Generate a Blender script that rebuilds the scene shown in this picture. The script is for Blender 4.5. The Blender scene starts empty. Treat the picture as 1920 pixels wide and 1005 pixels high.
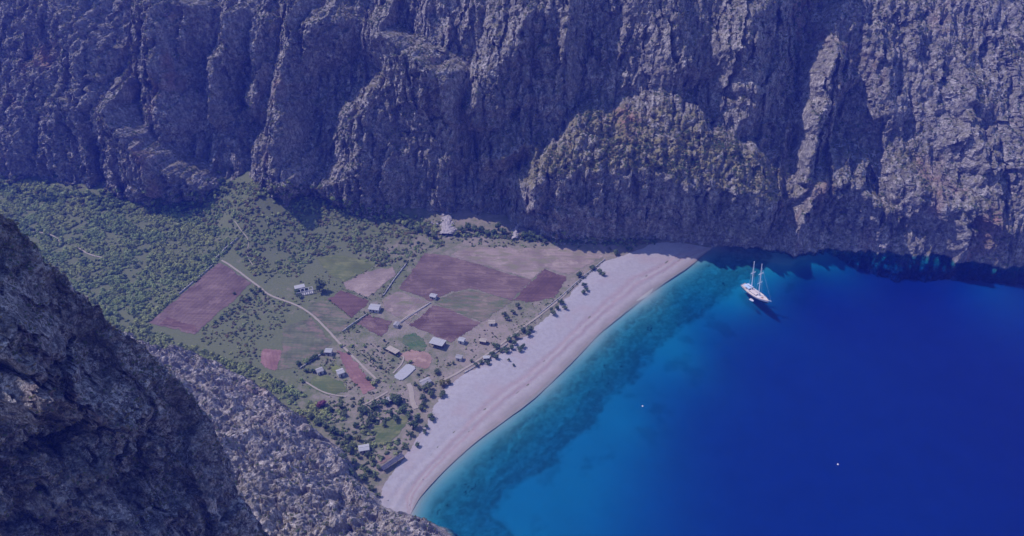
import bpy, bmesh, math, random
import numpy as np
from mathutils import Vector, Matrix

# ------------------------------------------------------------------ camera, sky, sun, exposure
scene = bpy.context.scene
C = scene.collection
CAM_H, PITCH, FPX = 360.0, math.radians(35.0), 1507.0
cam_d = bpy.data.cameras.new("camera")
cam = bpy.data.objects.new("camera", cam_d)
C.objects.link(cam)
cam.location = (0, 0, CAM_H)
cam.rotation_euler = (math.radians(90) - PITCH, 0, 0)
cam_d.sensor_width = 36.0
cam_d.lens = 36.0 * FPX / 1920.0
cam_d.clip_start = 1.0
cam_d.clip_end = 6000.0
scene.camera = cam

SUN_EL, SUN_AZ = math.radians(56.0), math.radians(17.0)      # azimuth: from the left (-x), turned back (+y)
SUN = Vector((-math.cos(SUN_AZ) * math.cos(SUN_EL), math.sin(SUN_AZ) * math.cos(SUN_EL), math.sin(SUN_EL)))
world = bpy.data.worlds.new("World")
scene.world = world
world.use_nodes = True
wn = world.node_tree
wn.nodes.clear()
sky = wn.nodes.new("ShaderNodeTexSky")
sky.sky_type = 'NISHITA'
sky.sun_disc = False
sky.sun_elevation = SUN_EL
sky.sun_rotation = math.atan2(SUN.x, SUN.y)
sky.air_density = 1.6
sky.dust_density = 0.3
sky.ozone_density = 4.0
bg = wn.nodes.new("ShaderNodeBackground")
bg.inputs["Strength"].default_value = 0.15
wo = wn.nodes.new("ShaderNodeOutputWorld")
tint = wn.nodes.new("ShaderNodeMix")                      # the photograph's even violet cast
tint.data_type = 'RGBA'; tint.blend_type = 'MULTIPLY'
tint.inputs[0].default_value = 1.0
tint.inputs[7].default_value = (1.08, 0.96, 1.06, 1)
wn.links.new(sky.outputs[0], tint.inputs[6])
wn.links.new(tint.outputs[2], bg.inputs[0])
wn.links.new(bg.outputs[0], wo.inputs[0])
sun_d = bpy.data.lights.new("sun", 'SUN')
sun_d.energy = 3.7
sun_d.angle = math.radians(0.5)
sun_d.color = (1.0, 0.92, 0.94)
sun = bpy.data.objects.new("sun", sun_d)
C.objects.link(sun)
sun.location = (-300, 300, 700)
sun.rotation_euler = SUN.to_track_quat('Z', 'Y').to_euler()
vs = scene.view_settings
scene.display_settings.display_device = 'sRGB'
vs.view_transform = 'Standard'
vs.look = 'None'
vs.exposure = 0.2
vs.gamma = 1.0
scene.render.engine = 'CYCLES'
cy = scene.cycles
cy.use_denoising = True
cy.max_bounces = 4
cy.diffuse_bounces = 2
cy.glossy_bounces = 2
cy.transparent_max_bounces = 8
cy.volume_bounces = 0

rng = np.random.default_rng(7)
random.seed(7)

# ------------------------------------------------------------------ pixel geometry of the place (survey only)
SP, CP = math.sin(PITCH), math.cos(PITCH)
def ray(px, py):
    a = (px - 960.0) / FPX
    b = (502.5 - py) / FPX
    return np.array([a, CP + b * SP, -SP + b * CP])
def on_z(px, py, z=0.0):
    d = ray(px, py)
    t = (z - CAM_H) / d[2]
    return np.array([d[0] * t, d[1] * t])
def at_fwd(px, py, fwd):
    d = ray(px, py)
    return np.array([0, 0, CAM_H]) + d * fwd

# ------------------------------------------------------------------ noise
def _hash(ix, iy, seed):
    h = (ix.astype(np.int64) * 374761393 + iy.astype(np.int64) * 668265263 + seed * 982451653) & 0xFFFFFFFF
    h = ((h ^ (h >> 13)) * 1274126177) & 0xFFFFFFFF
    h = ((h ^ (h >> 16)) * 2246822519) & 0xFFFFFFFF
    return (h ^ (h >> 15)).astype(np.float64) / 4294967295.0
def vnoise(x, y, seed=0):
    x = np.asarray(x, float); y = np.asarray(y, float)
    ix = np.floor(x); iy = np.floor(y)
    fx = x - ix; fy = y - iy
    ux = fx * fx * fx * (fx * (fx * 6 - 15) + 10); uy = fy * fy * fy * (fy * (fy * 6 - 15) + 10)
    def g(dx, dy):
        a = _hash(ix + dx, iy + dy, seed) * 2 * np.pi
        return np.cos(a) * (fx - dx) + np.sin(a) * (fy - dy)
    n0 = g(0, 0) * (1 - ux) + g(1, 0) * ux
    n1 = g(0, 1) * (1 - ux) + g(1, 1) * ux
    return (n0 * (1 - uy) + n1 * uy) * 1.5
def fbm(x, y, seed=0, octv=4, gain=0.5):
    s = 0; a = 1.0; t = 0
    for o in range(octv):
        s = s + a * vnoise(x * 2 ** o + 13.7 * o, y * 2 ** o - 7.1 * o, seed + o); t += a; a *= gain
    return s / t
def ridged(x, y, seed=0, octv=4, gain=0.55):
    s = 0; a = 1.0; t = 0
    for o in range(octv):
        s = s + a * (1 - 2 * np.abs(vnoise(x * 2 ** o + 5.3 * o, y * 2 ** o + 3.1 * o, seed + o))); t += a; a *= gain
    return s / t
def worley(x, y, seed=0):
    ix = np.floor(x); iy = np.floor(y)
    f1 = np.full(np.shape(x), 9.0); f2 = f1.copy()
    for dx in (-1, 0, 1):
        for dy in (-1, 0, 1):
            jx = ix + dx + _hash(ix + dx, iy + dy, seed); jy = iy + dy + _hash(ix + dx, iy + dy, seed + 91)
            d = np.hypot(jx - x, jy - y)
            f2 = np.minimum(f2, np.maximum(d, f1)); f1 = np.minimum(f1, d)
    return f1, f2
def facets(x, y, seed=0, tilt=1.0):
    """broken planar blocks: each cell its own height and lean"""
    ix = np.floor(x); iy = np.floor(y)
    best = np.full(np.shape(x), 9.0); val = np.zeros(np.shape(x))
    for dx in (-1, 0, 1):
        for dy in (-1, 0, 1):
            cx, cy_ = ix + dx, iy + dy
            jx = cx + _hash(cx, cy_, seed); jy = cy_ + _hash(cx, cy_, seed + 91)
            d = np.hypot(jx - x, jy - y)
            v = (_hash(cx, cy_, seed + 5) - 0.5) + tilt * ((_hash(cx, cy_, seed + 6) - 0.5) * (x - jx) + (_hash(cx, cy_, seed + 7) - 0.5) * (y - jy)) * 2.0
            m = d < best
            best = np.where(m, d, best); val = np.where(m, v, val)
    return val
def sstep(a, b, x):
    t = np.clip((x - a) / (b - a), 0, 1)
    return t * t * (3 - 2 * t)

# ------------------------------------------------------------------ polylines / polygons / splines
def dist_poly(x, y, pts, closed=False):
    """distance to a polyline, and arc parameter (0..n-1) of the nearest point, and side (+ = left of it)"""
    pts = np.asarray(pts, float)
    n = len(pts)
    best = np.full(np.shape(x), 1e9); arc = np.zeros(np.shape(x)); side = np.zeros(np.shape(x))
    for i in range(n if closed else n - 1):
        a = pts[i]; b = pts[(i + 1) % n]
        d = b - a; L2 = d @ d + 1e-9
        t = np.clip(((x - a[0]) * d[0] + (y - a[1]) * d[1]) / L2, 0, 1)
        qx = x - (a[0] + t * d[0]); qy = y - (a[1] + t * d[1])
        dd = np.hypot(qx, qy)
        m = dd < best
        best = np.where(m, dd, best); arc = np.where(m, i + t, arc)
        side = np.where(m, d[0] * qy - d[1] * qx, side)
    return best, arc, side
def in_poly(x, y, pts):
    pts = np.asarray(pts, float)
    inside = np.zeros(np.shape(x), bool)
    j = len(pts) - 1
    for i in range(len(pts)):
        xi, yi = pts[i]; xj, yj = pts[j]
        if yi != yj:
            c = ((yi > y) != (yj > y)) & (x < (xj - xi) * (y - yi) / (yj - yi) + xi)
            inside ^= c
        j = i
    return inside
class TPS:
    def __init__(self, P, v, smooth=0.0):
        P = np.asarray(P, float) / 100.0; v = np.asarray(v, float); n = len(P)
        K = self.k(np.hypot(P[:, None, 0] - P[None, :, 0], P[:, None, 1] - P[None, :, 1])) + smooth * np.eye(n)
        A = np.zeros((n + 3, n + 3)); A[:n, :n] = K; A[:n, n] = 1; A[:n, n + 1:] = P
        A[n, :n] = 1; A[n + 1:, :n] = P.T
        self.c = np.linalg.solve(A, np.concatenate([v, np.zeros(3)])); self.P = P
    @staticmethod
    def k(r):
        return np.where(r > 1e-9, r * r * np.log(np.maximum(r, 1e-9)), 0.0)
    def __call__(self, x, y):
        x = np.asarray(x, float) / 100.0; y = np.asarray(y, float) / 100.0
        n = len(self.P)
        s = self.c[n] + self.c[n + 1] * x + self.c[n + 2] * y
        for i in range(n):
            s = s + self.c[i] * self.k(np.hypot(x - self.P[i, 0], y - self.P[i, 1]))
        return s

# ------------------------------------------------------------------ object helpers
def tag(o, label=None, cat=None, group=None, kind=None):
    if label: o["label"] = label
    if cat: o["category"] = cat
    if group: o["group"] = group
    if kind: o["kind"] = kind
    return o
def link(name, me, mat=None, parent=None):
    o = bpy.data.objects.new(name, me)
    C.objects.link(o)
    if mat is not None and not me.materials: me.materials.append(mat)
    if parent is not None: o.parent = parent
    return o
def empty(name, loc=(0, 0, 0), rz=0.0):
    o = bpy.data.objects.new(name, None)
    o.empty_display_size = 0.5
    C.objects.link(o)
    o.location = loc
    o.rotation_euler = (0, 0, rz)
    return o
def np_mesh(name, V, F, smooth=False, attrs=None):
    """V (n,3), F (m,k) with one k"""
    V = np.ascontiguousarray(V, dtype=np.float32); F = np.ascontiguousarray(F, dtype=np.int32)
    me = bpy.data.meshes.new(name)
    k = F.shape[1]
    me.vertices.add(len(V)); me.vertices.foreach_set("co", V.ravel())
    me.loops.add(F.size); me.loops.foreach_set("vertex_index", F.ravel())
    me.polygons.add(len(F)); me.polygons.foreach_set("loop_start", np.arange(0, F.size, k, dtype=np.int32))
    me.polygons.foreach_set("loop_total", np.full(len(F), k, dtype=np.int32))
    me.polygons.foreach_set("use_smooth", np.full(len(F), smooth, dtype=bool))
    if attrs:
        for an, av in attrs.items():
            a = me.attributes.new(an, 'FLOAT', 'POINT')
            a.data.foreach_set("value", np.ascontiguousarray(av, dtype=np.float32).ravel())
    me.update(calc_edges=True)
    me.validate()
    return me
def grid_faces(ny, nx, keep=None):
    i = np.arange((ny - 1) * (nx - 1)).reshape(ny - 1, nx - 1)
    r = np.arange(ny - 1)[:, None] * nx + np.arange(nx - 1)[None, :]
    F = np.stack([r, r + 1, r + nx + 1, r + nx], -1).reshape(-1, 4)
    if keep is not None: F = F[keep.ravel()]
    return F
def grid_mesh(name, P, smooth=False, attrs=None, keep=None):
    ny, nx = P.shape[:2]
    F = grid_faces(ny, nx, keep)
    V = P.reshape(-1, 3)
    at = {k: v.ravel() for k, v in (attrs or {}).items()}
    if keep is not None:
        used = np.unique(F)
        remap = np.zeros(len(V), np.int64); remap[used] = np.arange(len(used))
        F = remap[F]; V = V[used]; at = {k: v[used] for k, v in at.items()}
    return np_mesh(name, V, F, smooth, at)

# ------------------------------------------------------------------ materials
class NT:
    def __init__(self, name):
        self.m = bpy.data.materials.new(name); self.m.use_nodes = True
        self.t = self.m.node_tree; self.t.nodes.clear()
        self.out = self.t.nodes.new("ShaderNodeOutputMaterial")
    def n(self, typ, **kw):
        nd = self.t.nodes.new("ShaderNode" + typ)
        for k, v in kw.items():
            if k in nd.inputs.keys():
                i = nd.inputs[k]
                if isinstance(v, bpy.types.NodeSocket): self.t.links.new(v, i)
                else: i.default_value = v
            else: setattr(nd, k, v)
        return nd
    def link(self, a, b): self.t.links.new(a, b)
    def pos(self, scale=(1, 1, 1), rot=(0, 0, 0)):
        tc = self.n("NewGeometry")
        mp = self.n("Mapping"); mp.inputs["Scale"].default_value = scale; mp.inputs["Rotation"].default_value = rot
        self.link(tc.outputs["Position"], mp.inputs["Vector"])
        return mp.outputs[0]
    def noise(self, vec, scale, detail=3, rough=0.55):
        nd = self.n("TexNoise", Scale=scale, Detail=detail, Roughness=rough); self.link(vec, nd.inputs["Vector"])
        return nd.outputs["Fac"]
    def ramp(self, fac, stops, interp='LINEAR'):
        nd = self.n("ValToRGB"); cr = nd.color_ramp; cr.interpolation = interp
        while len(cr.elements) < len(stops): cr.elements.new(0.5)
        for e, (p, c) in zip(cr.elements, stops):
            e.position = p
            e.color = (c, c, c, 1) if isinstance(c, (int, float)) else (*c, 1)
        self.link(fac, nd.inputs[0])
        return nd.outputs[0]
    def mix(self, fac, a, b, blend='MIX'):
        nd = self.n("Mix", data_type='RGBA', blend_type=blend)
        for idx, v in ((0, fac), (6, a), (7, b)):
            if isinstance(v, bpy.types.NodeSocket): self.link(v, nd.inputs[idx])
            elif idx == 0: nd.inputs[0].default_value = v
            else: nd.inputs[idx].default_value = (*v, 1)
        return nd.outputs[2]
    def math(self, op, a, b=None):
        nd = self.n("Math", operation=op)
        for i, v in ((0, a), (1, b)):
            if v is None: continue
            if isinstance(v, bpy.types.NodeSocket): self.link(v, nd.inputs[i])
            else: nd.inputs[i].default_value = v
        return nd.outputs[0]
    def attr(self, name):
        return self.n("Attribute", attribute_name=name).outputs["Fac"]
    def bump(self, h, dist, strength=1.0):
        nd = self.n("Bump", Strength=strength, Distance=dist); self.link(h, nd.inputs["Height"])
        return nd.outputs[0]
    def done(self, color, rough=0.9, normal=None, spec=0.2, metal=0.0):
        b = self.n("BsdfPrincipled", Roughness=rough, Metallic=metal)
        b.inputs["Specular IOR Level"].default_value = spec
        if isinstance(color, bpy.types.NodeSocket): self.link(color, b.inputs["Base Color"])
        else: b.inputs["Base Color"].default_value = (*color, 1)
        if normal is not None: self.link(normal, b.inputs["Normal"])
        self.link(b.outputs[0], self.out.inputs["Surface"])
        return self.m

def mat_rock(name, c_lo, c_hi, stain, veg, bump=0.5, fine=1.0, fis=0.3):
    k = NT(name)
    p = k.pos()
    ps = k.pos(scale=(1, 1, 0.22))
    n1 = k.noise(p, 0.035, 4)
    n2 = k.noise(p, 0.45 * fine, 5, 0.65)
    ns = k.noise(ps, 0.16, 4, 0.6)
    nst = k.noise(k.pos(scale=(1, 1, 0.6)), 0.018, 3)
    n3 = k.noise(p, 1.7 * fine, 4, 0.7)
    base = k.mix(k.ramp(k.math('ADD', k.math('MULTIPLY', n2, 0.55), k.math('MULTIPLY', n3, 0.45)), [(0.435, 0.0), (0.575, 1.0)]), c_lo, c_hi)
    base = k.mix(k.ramp(ns, [(0.42, 0.55), (0.60, 0.0)]), base, (0.13, 0.13, 0.14))        # dark water streaks
    base = k.mix(k.ramp(nst, [(0.60, 0.0), (0.72, 0.75)]), base, stain)                    # iron stain
    base = k.mix(k.ramp(n1, [(0.35, 0.25), (0.65, 0.0)]), base, (0.16, 0.15, 0.14))
    nv = k.noise(p, 0.30 * fine, 5, 0.7)
    vg = k.math('MULTIPLY', k.attr("veg"), k.ramp(nv, [(0.44, 0.0), (0.56, 1.0)]))
    base = k.mix(vg, base, veg)
    base = k.mix(k.math('MULTIPLY', k.attr('grass'), k.ramp(k.noise(p, 0.12, 5, 0.65), [(0.40, 0.0), (0.58, 0.85)])), base, (0.31, 0.27, 0.125))
    vo = k.n("TexVoronoi", feature='DISTANCE_TO_EDGE', Scale=0.30 * fine)
    dv = k.n("VectorMath", operation='MULTIPLY_ADD'); nz = k.n("TexNoise", Scale=0.5 * fine, Detail=3.0); k.link(p, nz.inputs["Vector"])
    k.link(nz.outputs["Color"], dv.inputs[0]); dv.inputs[1].default_value = (9, 9, 9); k.link(p, dv.inputs[2]); k.link(dv.outputs[0], vo.inputs["Vector"])
    base = k.mix(k.ramp(vo.outputs["Distance"], [(0.02, fis), (0.12, 0.0)]), base, (0.07, 0.062, 0.06))   # fissures
    nb = k.noise(p, 0.9 * fine, 6, 0.7)
    return k.done(base, 0.95, k.bump(nb, bump, 1.0), 0.1)
M = {}
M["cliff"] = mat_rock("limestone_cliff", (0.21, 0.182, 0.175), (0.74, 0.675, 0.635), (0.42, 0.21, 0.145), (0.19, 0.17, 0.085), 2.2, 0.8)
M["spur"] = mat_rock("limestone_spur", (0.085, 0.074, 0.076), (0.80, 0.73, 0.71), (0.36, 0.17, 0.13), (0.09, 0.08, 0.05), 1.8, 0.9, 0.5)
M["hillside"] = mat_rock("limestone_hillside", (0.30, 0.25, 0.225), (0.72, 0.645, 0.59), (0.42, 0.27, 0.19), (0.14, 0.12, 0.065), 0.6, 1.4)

def mat_ground():
    k = NT("valley_soil_and_turf")
    p = k.pos()
    big = k.noise(p, 0.02, 4)
    med = k.noise(p, 0.16, 6, 0.72)
    fin = k.noise(p, 0.8, 4, 0.65)
    soil = k.mix(fin, (0.20, 0.16, 0.132), (0.32, 0.262, 0.222))
    turf = k.mix(fin, (0.085, 0.10, 0.048), (0.175, 0.18, 0.092))
    g = k.math('ADD', k.math('MULTIPLY', big, 0.5), k.math('MULTIPLY', med, 0.7))
    col = k.mix(k.ramp(k.math('ADD', g, k.attr("green")), [(0.52, 0.0), (0.76, 1.0)]), soil, turf)
    return k.done(col, 0.95, k.bump(fin, 0.25), 0.05)
M["ground"] = mat_ground()
def mat_beach():
    k = NT("pale_shingle")
    p = k.pos()
    a = k.attr("across")        # 0 at the waterline, 1 at the top of the beach
    w = k.math('ADD', a, k.math('MULTIPLY', k.math('SUBTRACT', k.noise(p, 0.04, 6, 0.65), 0.5), 0.24))
    col = k.ramp(w, [(0.0, (0.27, 0.235, 0.215)), (0.06, (0.335, 0.295, 0.28)), (0.13, (0.36, 0.325, 0.315)), (0.20, (0.335, 0.25, 0.245)), (0.26, (0.365, 0.325, 0.315)),
                     (0.33, (0.345, 0.265, 0.26)), (0.42, (0.355, 0.32, 0.325)), (1.0, (0.365, 0.335, 0.345))])
    col = k.mix(k.ramp(k.noise(p, 0.35, 6, 0.75), [(0.38, 0.40), (0.58, 0.0)]), col, (0.26, 0.22, 0.21))
    col = k.mix(k.ramp(k.noise(p, 0.06, 4), [(0.52, 0.0), (0.68, 0.55)]), col, (0.35, 0.275, 0.27))
    return k.done(col, 0.95, k.bump(k.noise(p, 1.2, 4), 0.15), 0.05)
M["beach"] = mat_beach()
def mat_seabed():
    k = NT("seabed_sand_and_reef")
    p = k.pos()
    sand = k.mix(k.noise(p, 0.05, 4), (0.32, 0.30, 0.28), (0.41, 0.39, 0.37))
    reef = k.mix(k.noise(p, 0.35, 5, 0.7), (0.085, 0.092, 0.08), (0.21, 0.20, 0.17))
    r = k.attr("reef")
    col = k.mix(r, sand, reef)
    col = k.mix(k.ramp(r, [(0.92, 0.0), (1.0, 0.8)]), col, (0.035, 0.04, 0.04))  # near-black lines: shade of reef ledge edges put into the colour
    return k.done(col, 1.0, None, 0.0)
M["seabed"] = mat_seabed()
def mat_water():
    k = NT("sea_water")
    fr = k.n("Fresnel", IOR=1.33)
    tr = k.n("BsdfTransparent")
    gl = k.n("BsdfGlossy", Roughness=0.14)
    nb = k.bump(k.noise(k.pos(scale=(1, 1.6, 1)), 0.30, 5, 0.65), 0.30)
    k.link(nb, fr.inputs["Normal"]); k.link(nb, gl.inputs["Normal"])
    mx = k.n("MixShader"); k.link(fr.outputs[0], mx.inputs[0]); k.link(tr.outputs[0], mx.inputs[1]); k.link(gl.outputs[0], mx.inputs[2])
    k.link(mx.outputs[0], k.out.inputs["Surface"])
    ab = k.n("VolumeAbsorption", Density=0.30)
    ab.inputs["Color"].default_value = (0.0, 1 - 0.052 / 0.30, 1 - 0.0140 / 0.30, 1)
    k.link(ab.outputs[0], k.out.inputs["Volume"])
    return k.m
M["water"] = mat_water()

# ------------------------------------------------------------------ the lie of the land
SHORE_PX = [(1338, 462), (1300, 488), (1233, 530), (1175, 573), (1116, 622), (1076, 664), (1035, 703), (1000, 735), (940, 782), (881, 829), (820, 887), (785, 928), (772, 955), (768, 970), (790, 992), (826, 1030), (880, 1110)]
SHORE = np.array([on_z(*p) for p in SHORE_PX])
TOP_PX = [(1334, 459), (1290, 452), (1225, 456), (1180, 476), (1130, 492), (1088, 525), (1062, 562), (1030, 590), (1000, 617), (958, 650), (905, 685), (866, 706), (842, 722), (824, 746), (808, 772), (793, 802), (775, 832), (755, 860), (735, 882), (717, 905), (712, 940), (722, 957), (752, 968), (764, 974)]
TOP = np.array([on_z(px, py, 3.5) for px, py in TOP_PX])
SEA_POLY = np.concatenate([SHORE, [[200, -300], [2500, -300], [2500, 2500], [175, 2500], [165, 560]]])
VAL = [(1130, 480, 0), (1000, 560, 0), (880, 660, 0), (800, 740, 0), (740, 860, 0), (1250, 445, 0), (1000, 455, 2), (840, 455, 3), (700, 560, 3), (620, 680, 2), (600, 760, 3), (560, 560, 5),
       (560, 450, 7), (420, 480, 8), (420, 405, 13), (455, 365, 30), (520, 370, 24), (600, 395, 16), (700, 420, 9), (330, 405, 16), (300, 600, 9), (200, 440, 15), (100, 400, 18), (0, 360, 22), (0, 480, 20), (-200, 330, 30), (-200, 480, 28), (-500, 320, 45)]
VALF = TPS([on_z(a, b, 4 + c) for a, b, c in VAL], [c for *_, c in VAL], 0.02)
DEP = [(a, b, 0) for a, b in SHORE_PX[:14]] + [
    (1330, 500, 3.4), (1290, 560, 6.2), (1200, 650, 7), (1110, 740, 7), (1040, 800, 7), (950, 865, 6.8), (860, 945, 6.2), (810, 990, 4.5),
    (1310, 510, 3), (1250, 560, 2.6), (1150, 640, 2.6), (1050, 735, 2.5), (960, 800, 2.2), (880, 860, 2.0),
    (1400, 560, 7.4), (1300, 660, 8.6), (1200, 780, 9.2), (1100, 900, 9), (1000, 1005, 8.8), (900, 1005, 7.5),
    (1530, 505, 15), (1490, 545, 15), (1430, 600, 16), (1385, 650, 16.5), (1335, 740, 17), (1310, 800, 17), (1290, 900, 17), (1270, 1005, 17),
    (1620, 530, 19), (1560, 620, 20), (1480, 740, 21), (1450, 860, 22), (1420, 1005, 22), (1700, 600, 22), (1700, 800, 23), (1700, 1005, 23.5), (1920, 650, 23.5), (1920, 1005, 24.5), (2200, 700, 26),
    (1360, 476, 1.2), (1400, 492, 3.2), (1450, 500, 4.2), (1490, 495, 3.4), (1430, 530, 6.2), (1560, 492, 8), (1640, 475, 16), (1720, 482, 20), (1810, 492, 18), (1860, 515, 13), (1920, 515, 15), (1760, 520, 22)]
DEPF = TPS([on_z(a, b) for a, b, _ in DEP], [c for *_, c in DEP], 0.001)
def shore_sd(x, y):
    d, arc, _ = dist_poly(x, y, SHORE)
    return np.where(in_poly(x, y, SEA_POLY), -d, d)
def land_z(x, y, sd=None):
    if sd is None: sd = shore_sd(x, y)
    dt, _, _ = dist_poly(x, y, TOP)
    prof = np.minimum(sd * 0.11, 3.5)
    return prof + np.maximum(VALF(x, y), 0) * sstep(20, 70, sd)
def G(x, y):
    """height of the valley floor"""
    x = np.asarray(x, float); y = np.asarray(y, float)
    sd = shore_sd(x, y)
    return np.where(sd > 0, land_z(x, y, np.maximum(sd, 0)), -np.clip(DEPF(x, y), 0.03 * np.maximum(-sd, 0), 40))
def ground_at(px, py):
    z = 4.0
    for _ in range(6):
        x, y = on_z(px, py, z)
        z = float(G(np.array([x]), np.array([y]))[0])
    return np.array([x, y, z])

# valley floor (the ground sheet), reaching out under the cliffs
gx = np.concatenate([np.linspace(-1400, -520, 45), np.arange(-518, 240, 2.0), np.linspace(242, 1400, 40)])
gy = np.concatenate([np.linspace(-300, 148, 20), np.arange(150, 680, 2.0), np.linspace(682, 1600, 40)])
X, Y = np.meshgrid(gx, gy)
sd = shore_sd(X, Y)
Z = np.where(sd > -12, land_z(X, Y, np.maximum(sd, 0)) - np.maximum(-sd, 0) * 0.5 - 0.05, -20.0)
Z = np.where(sd <= -12, -60, Z)
pxgreen = sstep(-60, -170, X - 0.25 * (Y - 450)) * 0.24 + sstep(0, 1, (sd - 150) / 200) * 0.03
keep = (np.maximum.reduce([sd[:-1, :-1], sd[1:, :-1], sd[:-1, 1:], sd[1:, 1:]]) > -8)
me = grid_mesh("ground", np.stack([X, Y, Z], -1), True, {"green": pxgreen + 0.02}, keep)
ground = tag(link("ground", me, M["ground"]), "valley floor of pinkish soil and olive turf between the cliffs", kind="structure")

# seabed
gx = np.concatenate([np.arange(-110, 220, 1.0), np.linspace(222, 1400, 120)])
gy = np.concatenate([np.linspace(-300, 158, 30), np.arange(160, 560, 1.0), np.linspace(562, 900, 20)])
X, Y = np.meshgrid(gx, gy)
sd = shore_sd(X, Y)
dsh, arc, _ = dist_poly(X, Y, SHORE)
sarc = np.concatenate([[0], np.cumsum(np.hypot(*np.diff(SHORE, axis=0).T))])
AL_ = np.interp(arc, np.arange(len(SHORE)), sarc)           # metres along the shore
off = np.maximum(-sd, 0)                                    # metres out
dep = np.clip(DEPF(X, Y), 0.03 * off, 40)
warp = 9 * fbm(X / 26, Y / 26, 4, 5) + 4 * fbm(X / 7, Y / 7, 14, 4)
o2 = off + warp
outer = 40 + 9 * fbm(AL_ / 70, AL_ * 0, 6, 3)
band = sstep(3, 12, off + 5 * fbm(X / 12, Y / 12, 3, 4)) * (1 - sstep(outer - 2, outer + 4, o2))
streak = fbm(AL_ / 34 + warp * 0.05, o2 / 5.0, 17, 4, 0.6)
tone = np.clip(0.63 + 0.70 * streak + 0.12 * sstep(14, 36, off), 0.25, 0.91)
ledge_shade = ridged(AL_ / 46 + warp * 0.03, o2 / 15.0, 19, 3)
tone = np.clip(tone + 0.55 * fbm(X / 3.2, Y / 3.2, 23, 3, 0.7) + 0.25 * fbm(X / 9, Y / 9, 24, 3), 0.15, 0.91)
tone = np.where((ledge_shade > 0.90) & (off < 34), 1.0, tone)  # thin lines painted dark as ledge edges in shade
weed = sstep(0.10, 0.34, fbm(X / 26, Y / 26, 8, 5)) * (1 - sstep(60, 92, off)) * sstep(36, 50, off) * 0.40
Z = np.where(sd < 0, -dep, 0.05 - 0.02 * sd)
Z = Z + band * (0.6 * streak + 0.3 * fbm(X / 4, Y / 4, 9, 3)) * sstep(6, 18, off)
keep = (np.minimum.reduce([sd[:-1, :-1], sd[1:, :-1], sd[:-1, 1:], sd[1:, 1:]]) < 6)
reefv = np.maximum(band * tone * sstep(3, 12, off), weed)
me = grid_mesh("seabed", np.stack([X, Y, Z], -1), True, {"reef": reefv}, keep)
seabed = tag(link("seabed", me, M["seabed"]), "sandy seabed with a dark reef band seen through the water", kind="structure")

# beach: a strip from a little under the waterline to the vegetation line
def resample(P, n):
    P = np.asarray(P, float)
    s = np.concatenate([[0], np.cumsum(np.hypot(*np.diff(P, axis=0).T))])
    # smooth by Catmull-like interpolation on arc length
    t = np.linspace(0, s[-1], n)
    return np.stack([np.interp(t, s, P[:, 0]), np.interp(t, s, P[:, 1])], -1)
nb, na = 420, 60
lo = resample(SHORE[:14], nb); hi = resample(TOP, nb)
# match the strip by position along the shore rather than by index
ii = np.linspace(0, 1, nb)
sm = lambda A: np.stack([np.convolve(np.pad(A[:, k], 9, mode='edge'), np.ones(19) / 19, 'valid') for k in (0, 1)], -1)
lo = sm(lo); hi2 = sm(hi)
jit = 3.2 * fbm(ii * 45, ii * 0 + 3.3, 31, 5, 0.65)[:, None]
dirv = hi2 - lo; dirv /= np.linalg.norm(dirv, axis=1)[:, None]
hi2 = hi2 + dirv * jit
tt = np.linspace(-0.10, 1.0, na)
PX = lo[None, :, :] + (hi2 - lo)[None, :, :] * tt[:, None, None]
sd = shore_sd(PX[..., 0], PX[..., 1])
Zb = np.where(sd > 0, land_z(PX[..., 0], PX[..., 1], np.maximum(sd, 0)), sd * 0.10) + 0.10
Zb += 0.10 * fbm(PX[..., 0] / 7, PX[..., 1] / 7, 12, 3) * (sd > 2) + 0.16 * np.sin(sd * 0.9 + 3 * fbm(PX[..., 0] / 30, PX[..., 1] / 30, 2)) * np.exp(-((sd - 9) / 6.0) ** 2)
me = grid_mesh("beach", np.concatenate([PX, Zb[..., None]], -1), True, {"across": np.repeat(np.clip(tt, 0, 1)[:, None], nb, 1)})
beach = tag(link("beach", me, M["beach"]), "pale shingle beach curving between fields and sea", kind="structure")

# ------------------------------------------------------------------ far cliff: relief on a leaning plane
BETA = math.radians(67.0)
AL = math.atan(-0.107)
UH = np.array([math.cos(AL), math.sin(AL), 0.0]); MH = np.array([-math.sin(AL), math.cos(AL), 0.0])
WH = MH * math.cos(BETA) + np.array([0, 0, math.sin(BETA)])
NH = -MH * math.sin(BETA) + np.array([0, 0, math.cos(BETA)])
O0 = np.array([0.0, 552.0, 0.0])
def uw(px, py, h=0.0):
    d = ray(px, py)
    o = np.array([0, 0, CAM_H]) - (O0 + NH * h)
    t = -(o @ NH) / (d @ NH)
    p = o + d * t
    return p @ UH, p @ WH
us = np.arange(-530, 520, 0.8)
ws = np.concatenate([np.arange(-20, 268, 0.8), np.arange(269, 320, 2.5)])
U, W = np.meshgrid(us, ws)
def wob(a, sc, seed): return a * fbm(U / sc, W / sc, seed, 4)
Uw = U + wob(9, 38, 41); Ww = W + wob(9, 38, 42)
H = -20 + 9 * fbm(U / 90, W / 160, 50, 3) + 1 * sstep(150, 230, U)
H += 8.5 * ridged(Uw / 30, Ww / 150, 51, 4)
H -= 0.09 * np.maximum(W - 30, 0)
H -= 0.12 * np.maximum(W - 175, 0)                   # the wall lies back towards its top
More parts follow.
